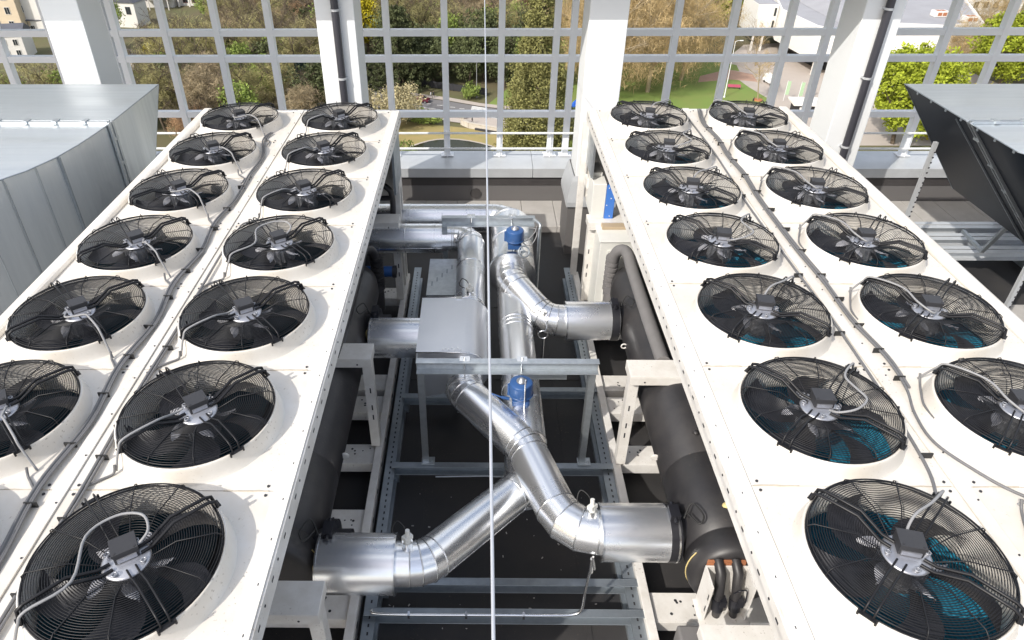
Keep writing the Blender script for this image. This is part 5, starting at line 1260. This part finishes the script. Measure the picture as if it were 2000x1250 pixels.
# ------------------------------------------------------------------ fence, bridge, lamps
f = thing('park_fence', 'dark fence along the far side of the road at the wood edge', 'fence', (-10, 176, GZ))
for i in range(9):
    xa, ya = -24+2.9*i-(-10), 184.5-1.28*i-176; xb, yb = xa+2.9, ya-1.28
    b = MB(); b.bar((xa, ya, 1.0), (xb, yb, 1.0), 0.06, 1.7); b.bar((xa, ya, 1.8), (xb, yb, 1.8), 0.12, 0.1); b.build('fence_panel', MT['l_dark'] if False else MT['slot'], f)
    b = MB(); b.bar((xa, ya, 0), (xa, ya, 2.1), 0.14, 0.14); b.build('fence_post', MT['slot'], f)
t = thing('stone_bridge', 'low pale stone bridge with an arch beside the pond', 'bridge', (1, 149, GZ))
b = MB()
pts = [(-5.0, 3.6), (-3.2, 1.4), (2.5, -1.2), (6.5, -3.2), (10, -4.5)]
for (a, c) in zip(pts[:-1], pts[1:]): b.bar((a[0], a[1], 0.55), (c[0], c[1], 0.55), 0.5, 1.2); b.bar((a[0], a[1], 1.2), (c[0], c[1], 1.2), 0.7, 0.14)
b.build('parapet', MT['stone'], t)
b = MB(); b.bar((-1.8, 0.35, 0.1), (3.6, -2.2, 0.1), 0.7, 0.6); 
b.add([(-1.8+5.4*k/10, 0.35-2.55*k/10-0.36, 0.02+0.55*math.sin(math.pi*k/10)) for k in range(11)]+[(-1.8+5.4*k/10, 0.35-2.55*k/10-0.36, -0.1) for k in range(11)], [(k, k+1, 12+k, 11+k) for k in range(10)])
b.build('arch_opening', MT['slot'], t)
t = thing('bridge_pillar', 'short pale stone pillar at the end of the bridge parapet', 'pillar', (-3.8, 152.6, GZ)); b = MB(); b.box(-.4, .4, -.4, .4, 0, 1.7); b.box(-.5, .5, -.5, .5, 1.7, 1.9); b.build('pillar', MT['stone'], t, 0.03)
def lamp(x, y, h, label, col='column'):
    t = thing('street_lamp', label, 'street lamp', (x, y, GZ), 'street lamps')
    b = MB(); b.tube([(0, 0, 0), (0, 0, h*.5), (0, 0, h)], [.14, .10, .07], 8); b.lathe([(.25, 0), (.22, .3), (.12, .5)], n=10); b.build('pole', MT[col], t)
    b = MB(); b.tube([(0, 0, h-.1), (0.5, 0, h+.2), (1.3, 0, h+.25)], .05, 6); b.obox((1.4, 0, h+.22), (1, 0, 0), (0, 1, 0), (0, 0, 1), 0.8, .3, .14); b.build('lamp_head', MT[col], t)
lamp(61.3, 171.7, 13.5, 'tall white lamp post on the lawn right of the bare trees')
lamp(-0.6, 171.5, 9, 'slim grey lamp post in front of the dark wood by the road', 'conduit')
lamp(80, 156, 6, 'white lamp post in front of the plaza kiosk')

# ------------------------------------------------------------------ vehicles
def car(x, y, rz, colr, label):
    m = mat('car_paint', colr, 0.3, coat=0.6)
    t = thing('parked_car', label, 'car', (x, y, GZ+0.08), 'cars', rz)
    b = MB()
    prof = [(-2.1, 0.35), (-2.12, 0.75), (-1.95, 0.92), (-1.2, 1.0), (-0.55, 1.42), (0.7, 1.46), (1.55, 1.05), (2.05, 0.95), (2.12, 0.5), (2.05, 0.3)]
    n = len(prof)
    v = [(p, -0.85 if q < 1.1 else -0.68, q) for p, q in prof]+[(p, 0.85 if q < 1.1 else 0.68, q) for p, q in prof]
    b.add(v, [tuple(range(n)), tuple(reversed(range(n, 2*n)))]+[(i, n+i, n+(i+1) % n, (i+1) % n) for i in range(n)])
    o = b.build('body', m, t, 0.05); recalc(o)
    for nm, q in (('windscreen', [(-1.18, 1.02), (-0.6, 1.39)]), ('rear_window', [(0.75, 1.43), (1.5, 1.08)])):
        b = MB(); (x0, z0), (x1, z1) = q; b.quad((x0-.02, -.7, z0+.03), (x0-.02, .7, z0+.03), (x1-.02 if nm == 'windscreen' else x1+.02, .6, z1+.03), (x1-.02 if nm == 'windscreen' else x1+.02, -.6, z1+.03)); b.build(nm, MT['glass'], t)
    for s in (-1, 1):
        b = MB(); b.quad((-1.0, s*.80, 1.05), (1.3, s*.80, 1.08), (0.65, s*.715, 1.40), (-0.5, s*.715, 1.37)); b.build('side_window', MT['glass'], t)
        for xx in (-1.3, 1.3):
            b = MB(); b.cyl((xx, s*.70, .30), (xx, s*.88, .30), .31, 16); w_ = b.build('wheel', MT['tie'], t); b = MB(); b.cyl((xx, s*.885, .30), (xx, s*.895, .30), .18, 12); b.build('rim', MT['motor'], w_)
        b = MB(); b.obox((-2.1, s*.6, .72), (1, 0, 0), (0, 1, 0), (0, 0, 1), .06, .3, .14); b.build('headlight', MT['motor'], t)
    return t
car(-14.2, 168.2, R(160), (0.10, 0.012, 0.025), 'dark red car on the road beside the cream blossoming tree')
car(-4.6, 157.2, R(155), (0.5, 0.52, 0.55), 'pale silver car half hidden behind the grid transom at the bridge')
t = thing('van', 'white van on the plaza right of the slender young tree', 'van', (76.5, 182.5, GZ+.05), None, R(100))
b = MB(); prof = [(-2.6, .35), (-2.65, 1.0), (-2.0, 1.25), (-1.4, 2.1), (2.5, 2.2), (2.6, .35)]; n = len(prof)
b.add([(p, -.95, q) for p, q in prof]+[(p, .95, q) for p, q in prof], [tuple(range(n)), tuple(reversed(range(n, 2*n)))]+[(i, n+i, n+(i+1) % n, (i+1) % n) for i in range(n)]); o = b.build('body', MT['column'], t, .12); recalc(o)
b = MB(); b.quad((-2.0, -.8, 1.3), (-2.0, .8, 1.3), (-1.48, .75, 2.0), (-1.48, -.75, 2.0)); b.build('windscreen', MT['glass'], t)
for xx in (-1.6, 1.6):
    for s in (-1, 1): b = MB(); b.cyl((xx, s*.8, .33), (xx, s*.98, .33), .34, 16); b.build('wheel', MT['tie'], t)

# ------------------------------------------------------------------ people
skin_m = mat('skin', (0.5, 0.33, 0.25), 0.6)
def person(x, y, rz, label, top, trou, hair=(0.04, 0.03, 0.02), walk=0.25, z=GZ+.2):
    t = thing('person', label, 'person', (x, y, z), 'people walking below', rz)
    P_ = [((0, 0, .92), .13), ((0, 0, 1.12), .125), ((0, 0, 1.36), .15), ((0, 0, 1.47), .07), ((0, .01, 1.56), .075), ((0, .02, 1.66), .095), ((0, .01, 1.74), .06),
          ((-.09, walk*.35, .88), .09), ((-.10, walk*.6, .48), .06), ((-.10, walk*.9, .08), .045), ((-.10, walk*.9+.16, .04), .04),
          ((.09, -walk*.3, .88), .09), ((.10, -walk*.5, .48), .06), ((.10, -walk*1.2, .10), .045), ((.10, -walk*1.2+.15, .05), .04),
          ((-.20, 0, 1.40), .06), ((-.25, -.08, 1.12), .045), ((-.25, .05, .88), .035), ((-.25, .10, .80), .035),
          ((.20, 0, 1.40), .06), ((.25, .10, 1.12), .045), ((.25, .18, .90), .035), ((.25, .23, .83), .035)]
    E_ = [(0, 1), (1, 2), (2, 3), (3, 4), (4, 5), (5, 6), (0, 7), (7, 8), (8, 9), (9, 10), (0, 11), (11, 12), (12, 13), (13, 14), (2, 15), (15, 16), (16, 17), (17, 18), (2, 19), (19, 20), (20, 21), (21, 22)]
    me = bpy.data.meshes.new('body'); me.from_pydata([p for p, q in P_], E_, [])
    o = bpy.data.objects.new('body', me); COL.objects.link(o)
    md = o.modifiers.new('skin', 'SKIN'); 
    for i, (p, q) in enumerate(P_): me.skin_vertices[0].data[i].radius = (q, q)
    me.skin_vertices[0].data[0].use_root = True
    sb = o.modifiers.new('sub', 'SUBSURF'); sb.levels = 1; sb.render_levels = 1
    dg = bpy.context.evaluated_depsgraph_get(); dg.update()
    nm = bpy.data.meshes.new_from_object(o.evaluated_get(dg)); bpy.data.objects.remove(o)
    o = bpy.data.objects.new('body', nm); COL.objects.link(o); o.parent = t
    nm.materials.clear()
    for m_ in (mat('shirt', top, .8), mat('trousers', trou, .8), skin_m, mat('shoes', (.03, .03, .03), .6)): nm.materials.append(m_)
    for p in nm.polygons:
        z_ = p.center.z; p.use_smooth = True
        p.material_index = 2 if z_ > 1.48 or (abs(p.center.x) > .2 and z_ < .92) else 0 if z_ > .92 else 3 if z_ < .1 else 1
    b = MB(); b.lathe([(0.0, 1.775), (0.06, 1.765), (0.10, 1.71), (0.105, 1.64), (0.09, 1.60)], (0, -.005, 0), 14); b.build('hair', mat('hair', hair, .7), t)
    return t
person(-1.5, 152.6, R(100), 'person in dark clothes walking on the pavement by the bridge', (.02, .02, .025), (.02, .02, .03))
person(-12.0, 170.6, R(60), 'person in a white top beside the road behind the red car', (.75, .75, .75), (.05, .05, .07))
person(-11.4, 171.0, R(80), 'person in dark clothes next to the one in white by the road', (.03, .03, .05), (.03, .03, .04))
person(18.8, 163.6, R(20), 'person with dark hair and pale top near the yellow and blue flags', (.5, .35, .3), (.05, .05, .06))
person(66.5, 166.0, R(20), 'person in dark clothes on the plaza beside the young tree', (.02, .02, .03), (.03, .03, .04))
MT['yel'] = mat('flag_yellow', (.75, .55, .02), .6); MT['flagblue'] = mat('flag_blue', (.02, .12, .55), .6)
for (dx, mm, lab, w_) in ((0, 'yel', 'yellow flag standing on the lawn left of the blue one', 1.0), (1.5, 'flagblue', 'blue flag with a white edge on the lawn right of the yellow one', 1.2)):
    t = thing('banner_flag', lab, 'flag', (21.2+dx, 163.0, GZ), 'flags on the lawn')
    b = MB(); b.cyl((w_*.5, 0, 0), (w_*.5, 0, 2.6), .05, 6); b.build('pole', MT['column'], t)
    b = MB(); b.prism([(0, 0)], 0, 0) if False else None
    v = [(w_*.5, -.01, 2.5), (w_*.5, -.01, .5), (-w_*.5, -.06, .4), (-w_*.3, .05, 1.6), (w_*.5, .02, 2.5), (w_*.5, .02, .5), (-w_*.5, -.03, .4), (-w_*.3, .08, 1.6)]
    b.add(v, [(0, 1, 2, 3), (7, 6, 5, 4), (0, 4, 5, 1), (1, 5, 6, 2), (2, 6, 7, 3), (3, 7, 4, 0)]); b.build('cloth', MT[mm], t)
t = thing('park_bench', 'pink bench on the bright lawn beside the white lamp post', 'bench', (65.8, 178.6, GZ+.03), None, R(-10))
MT['pink'] = mat('bench_pink', (.45, .10, .16), .6)
b = MB(); b.box(-1.6, 1.6, -.3, .3, .42, .5); b.build('seat', MT['pink'], t); b = MB(); b.box(-1.6, 1.6, .3, .38, .5, 1.0); b.build('backrest', MT['pink'], t)
for s in (-1.3, 1.3): b = MB(); b.box(s-.06, s+.06, -.25, .25, 0, .42); b.build('leg', MT['slot'], t)
b = MB(); b.lathe([(1.1, 0), (1.1, .25), (.9, .28), (0, .28)], n=20); tag(b.build('tree_pit', MT['rust'], None, 0, (68.9, 169.4, GZ+.03)), 'round rusty planting pit around the slender young tree', 'planter')

# ------------------------------------------------------------------ buildings
def wall_box(parent, name, x0, x1, y0, y1, z0, z1, m): b = MB(); b.box(x0, x1, y0, y1, z0, z1); return b.build(name, m, parent)
def windows(parent, x0, x1, y, z0, rows, cols, w_, h_, dz, fm, axis='x'):
    for r_ in range(rows):
        for c_ in range(cols):
            u = x0+(x1-x0)*(c_+.5)/cols; z = z0+dz*r_
            b = MB()
            if axis == 'x':
                b.box(u-w_/2-.12, u+w_/2+.12, y-.10, y-.02, z-.12, z+h_+.12); fr = b.build('window', fm, parent)
                b = MB(); b.box(u-w_/2, u-.05, y-.13, y-.105, z, z+h_); b.box(u+.05, u+w_/2, y-.13, y-.105, z, z+h_); b.build('pane', MT['glass'], fr)
            else:
                b.box(y-.02, y+.10, u-w_/2-.12, u+w_/2+.12, z-.12, z+h_+.12); fr = b.build('window', fm, parent)
                b = MB(); b.box(y+.105, y+.13, u-w_/2, u-.05, z, z+h_); b.box(y+.105, y+.13, u+.05, u+w_/2, z, z+h_); b.build('pane', MT['glass'], fr)
MT['cream'] = mat('render_cream', (.62, .52, .38), .85, noise=.2, nscale=.3); MT['rwhite'] = mat('render_white', (.72, .70, .66), .8, noise=.15, nscale=.25)
MT['brick'] = mat('brick_red', (.25, .07, .05), .85, noise=.3, nscale=.8); MT['slate'] = mat('slate_roof', (.10, .105, .125), .6, noise=.4, nscale=.6); MT['roofgrey'] = mat('flat_roof_grey', (.34, .34, .36), .8, noise=.3, nscale=.15)
MT['hall'] = mat('hall_white', (.78, .76, .72), .7, noise=.12, nscale=.2, col2=(.7, .67, .62))
t = thing('apartment_building', 'cream apartment block at the top left corner', 'building', (-158, 233, GZ))
wall_box(t, 'wall', -14, 10, 0, 16, 0, 24, MT['cream']); wall_box(t, 'wall', 10.02, 15.5, 3, 16, 0, 24, MT['rwhite'])
windows(t, -13, 9, 0, 3.0, 5, 5, 1.5, 2.0, 4.2, MT['rwhite']); windows(t, 1, 15, 10, 3.0, 4, 3, 1.3, 1.9, 4.2, MT['rwhite'], 'y'); wall_box(t, 'roof', -14.5, 16, -.5, 16.5, 24.02, 24.6, MT['slate'])
t = thing('brick_house', 'red brick house with white framed windows behind the first column', 'building', (-153, 253, GZ)); wall_box(t, 'wall', -5, 7, 0, 12, 0, 18, MT['brick']); windows(t, -4.5, 6.5, 0, 3, 4, 3, 1.6, 2.1, 4, MT['rwhite'])
b = MB(); b.add([(-5.5, -.5, 18), (7.5, -.5, 18), (7.5, 12.5, 18), (-5.5, 12.5, 18), (-5.5, 6, 22), (7.5, 6, 22)], [(0, 1, 5, 4), (2, 3, 4, 5), (1, 2, 5), (3, 0, 4)]); b.build('roof', MT['slate'], t)
t = thing('low_shed', 'low building with a dark slate roof below the brick house', 'building', (-147, 236, GZ), None, R(8)); wall_box(t, 'wall', -7, 8, 0, 7, 0, 4.5, MT['cream'])
b = MB(); b.add([(-7.6, -.6, 4.5), (8.6, -.6, 4.5), (8.6, 7.6, 6.8), (-7.6, 7.6, 6.8), (-7.6, -.6, 4.7), (8.6, -.6, 4.7), (8.6, 7.6, 7.0), (-7.6, 7.6, 7.0)], [(3, 2, 1, 0), (4, 5, 6, 7), (0, 1, 5, 4), (1, 2, 6, 5), (2, 3, 7, 6), (3, 0, 4, 7)]); b.build('roof', MT['slate'], t)
windows(t, -6, 7, 0, 1.2, 1, 3, 1.6, 1.7, 3, MT['rwhite'])
t = thing('white_house', 'white house with a row of small windows at the left edge', 'building', (-138, 206, GZ), None, R(12)); wall_box(t, 'wall', -5, 5, 0, 8, 0, 7, MT['rwhite']); windows(t, -4.5, 4.5, 0, 1.2, 2, 3, 1.1, 1.5, 3, MT['rwhite'])
b = MB(); b.add([(-5.5, -.5, 7.02), (5.5, -.5, 7.02), (5.5, 8.5, 7.02), (-5.5, 8.5, 7.02), (-5.5, 4, 9.4), (5.5, 4, 9.4)], [(0, 1, 5, 4), (2, 3, 4, 5), (1, 2, 5), (3, 0, 4)]); b.build('roof', MT['slate'], t)
t = thing('white_house', 'small white house with one dark window right of the first column', 'building', (-119.5, 246, GZ), None, R(-10)); wall_box(t, 'wall', -3.6, 3.6, 0, 7, 0, 8.0, MT['rwhite']); windows(t, -1, 3.2, 0, 4.4, 1, 1, 1.6, 2.2, 3, MT['slate'])
b = MB(); b.add([(-4, -.4, 8.0), (4, -.4, 8.0), (4, 7.4, 8.0), (-4, 7.4, 8.0), (0, -.4, 11), (0, 7.4, 11)], [(0, 4, 5, 3), (4, 1, 2, 5), (0, 1, 4), (2, 3, 5)]); b.build('roof', MT['slate'], t)
t = thing('villa', 'pale house with a dark roof and white veranda at the top left', 'building', (-124, 278, GZ)); wall_box(t, 'wall', -9, 8, 0, 12, 0, 11, MT['rwhite']); windows(t, -8, 7, 0, 2.5, 2, 4, 1.5, 2.2, 4, MT['slate'])
b = MB(); b.add([(-9.6, -.6, 11), (8.6, -.6, 11), (8.6, 12.6, 11), (-9.6, 12.6, 11), (-5, 6, 15), (4, 6, 15)], [(0, 1, 5, 4), (2, 3, 4, 5), (1, 2, 5), (3, 0, 4)]); b.build('roof', MT['slate'], t)
b = MB(); b.box(-2, 8, -5, -.1, 3.6, 4.0)
for k in range(5): b.box(-1.9+2.4*k, -1.6+2.4*k, -4.9, -4.6, 0, 3.6)
b.build('veranda', MT['rwhite'], t)
t = thing('villa', 'large white villa with tall windows and columns above the woods', 'building', (-104, 281, GZ)); wall_box(t, 'wall', -11, 11, 0, 12, 0, 13, MT['rwhite']); windows(t, -10, 10, 0, 6.0, 1, 6, 2.0, 4.2, 4, MT['rwhite']); windows(t, -10, 10, 0, 1.2, 1, 6, 1.8, 3.0, 4, MT['brick'])
wall_box(t, 'roof', -11.5, 11.5, -.5, 12.5, 13.02, 14, MT['slate'])
b = MB()
for k in range(6): b.box(-10.6+4*k, -10.1+4*k, -2.2, -1.7, 0, 5.2)
b.box(-11, 11, -2.5, -.15, 5.2, 5.7); b.build('colonnade', MT['rwhite'], t)

# the white hall on the right
t = thing('concert_hall', 'white modern hall with a grey fan-shaped roof behind the fourth column', 'building', (100, 200, GZ))
ox, oy = 100, 200
foot = [(86.5, 211), (88.6, 190.5), (92.5, 187.5), (108.6, 194.1), (122, 191), (134, 194), (150, 232), (120, 246), (92, 232)]
b = MB(); b.prism([(x-ox, y-oy) for x, y in foot], 4.2, 12.2); o = b.build('wall', MT['hall'], t); recalc(o)
b = MB(); b.prism([((x-112)*.985+112-ox, (y-212)*.985+212-oy) for x, y in foot], 12.2, 12.35); o = b.build('roof', MT['roofgrey'], t); recalc(o)
b = MB(); n = len(foot); P0 = [(x-ox, y-oy, 12.2) for x, y in foot]; P1 = [(x-ox, y-oy, 12.75) for x, y in foot]; P2 = [((x-112)*.98+112-ox, (y-212)*.98+212-oy, 12.75) for x, y in foot]; P3 = [(p[0], p[1], 12.3) for p in P2]
b.add(P0+P1+P2+P3, [(i, (i+1) % n, n+(i+1) % n, n+i) for i in range(n)]+[(n+i, n+(i+1) % n, 2*n+(i+1) % n, 2*n+i) for i in range(n)]+[(2*n+i, 2*n+(i+1) % n, 3*n+(i+1) % n, 3*n+i) for i in range(n)]); o = b.build('roof_edge', MT['hall'], t); recalc(o)
b = MB(); b.prism([((x-112)*.86+114-ox, (y-212)*.86+215-oy) for x, y in foot], 0, 4.2); o = b.build('ground_floor', MT['glass'], t); recalc(o)
for (px_, py_) in ((90.5, 189.5), (97, 190.5), (104, 193.4)): wall_box(t, 'pillar', px_-ox-.3, px_-ox+.3, py_-oy+1, py_-oy+1.6, 0, 4.2, MT['hall'])
b = MB(); b.add([(96-ox, 194-oy, 12.4), (112-ox, 199-oy, 12.4), (124-ox, 230-oy, 12.4), (96-ox, 228-oy, 12.4), (104-ox, 214-oy, 15.0), (112-ox, 222-oy, 15.0)], [(0, 1, 4), (1, 2, 5, 4), (2, 3, 5), (3, 0, 4, 5)]); b.build('roof_slope', MT['roofgrey'], t)
b = MB(); b.cyl((93-ox, 196-oy, 12.3), (93.2-ox, 196-oy, 18), .09, 8); b.build('roof_mast', MT['hall'], t)
wg = thing('hall_wing', 'narrow white wing with slit windows left of the hall', 'building', (84, 216, GZ))
b = MB(); b.box(-2.6, 3.4, -1, 12, 4.5, 13.2); b.build('wall', MT['hall'], wg)
b = MB(); b.box(-2.4, 3.2, -.8, 11.8, 13.2, 13.35); b.build('roof', MT['roofgrey'], wg)
for (xx, z) in ((2.6, 10), (2.6, 6.5)): b = MB(); b.box(xx-.3, xx+.3, -1.1, -1.02, z, z+2.2); b.build('window', MT['glass'], wg)
for xx in (-2.2, 0.6): wall_box(wg, 'pillar', xx-.25, xx+.25, -.9, -.4, 0, 4.5, MT['hall'])
for (x, y, lab) in ((127, 203, 'white rooftop light box with brown panes, nearer the fourth column'), (131.5, 196.5, 'white rooftop light box with two brown panes at the hall roof corner')):
    t = thing('roof_light', lab, 'roof light', (x, y, GZ+12.4), 'roof lights on the white hall'); b = MB(); b.box(-1.9, 1.9, -1.3, 1.3, 0, 1.5); b.build('casing', MT['rwhite'], t, .1)
    b = MB(); b.box(-1.2, -.1, -1.34, -1.305, .35, 1.2); b.box(.15, 1.2, -1.34, -1.305, .35, 1.2); b.box(-1.2, -.1, -.8, .8, 1.505, 1.54); b.box(.15, 1.2, -.8, .8, 1.505, 1.54); b.build('pane', MT['rust'], t)
t = thing('dark_building', 'low building with a black roof at the top right behind the hall', 'building', (152, 256, GZ)); wall_box(t, 'wall', -14, 10, 0, 14, 0, 7, MT['slate']); wall_box(t, 'roof', -15, 11, -1, 15, 7.02, 7.6, MT['slot'])
t = thing('white_house', 'pale house with a row of bluish windows at the top right corner', 'building', (178, 262, GZ)); wall_box(t, 'wall', -12, 14, 0, 14, 0, 9, MT['rwhite']); windows(t, -11, 13, 0, 2.5, 2, 7, 1.6, 2.0, 3.5, MT['rwhite']); wall_box(t, 'roof', -12.6, 14.6, -.6, 14.6, 9.02, 9.6, MT['hall'])
t = thing('plaza_kiosk', 'low pale kiosk with a flat roof at the near edge of the plaza', 'kiosk', (77.5, 160.5, GZ+.03), None, R(-6)); wall_box(t, 'wall', -3.4, 3.4, -2, 2, 0, 2.3, MT['slot']); wall_box(t, 'roof', -4.2, 4.2, -2.6, 2.8, 2.32, 2.75, MT['hall']); wall_box(t, 'counter', -2.6, -.2, -2.12, -2.01, 0.2, 1.9, MT['rwhite'])
for (dx, dy) in ((-3, 9), (0, 8), (3.5, 11), (5.5, 7)):
    t = thing('banner_flag', 'tall pale banner post standing on the light plaza', 'banner', (78+dx, 160+dy, GZ), 'banner posts on the plaza'); b = MB(); b.cyl((0, 0, 0), (0, 0, 5), .06, 6); b.build('pole', MT['column'], t)
    b = MB(); b.box(.08, .9, -.02, .02, 1.5, 4.8); b.build('cloth', mat('banner_green', (.45, .62, .40), .7), t)
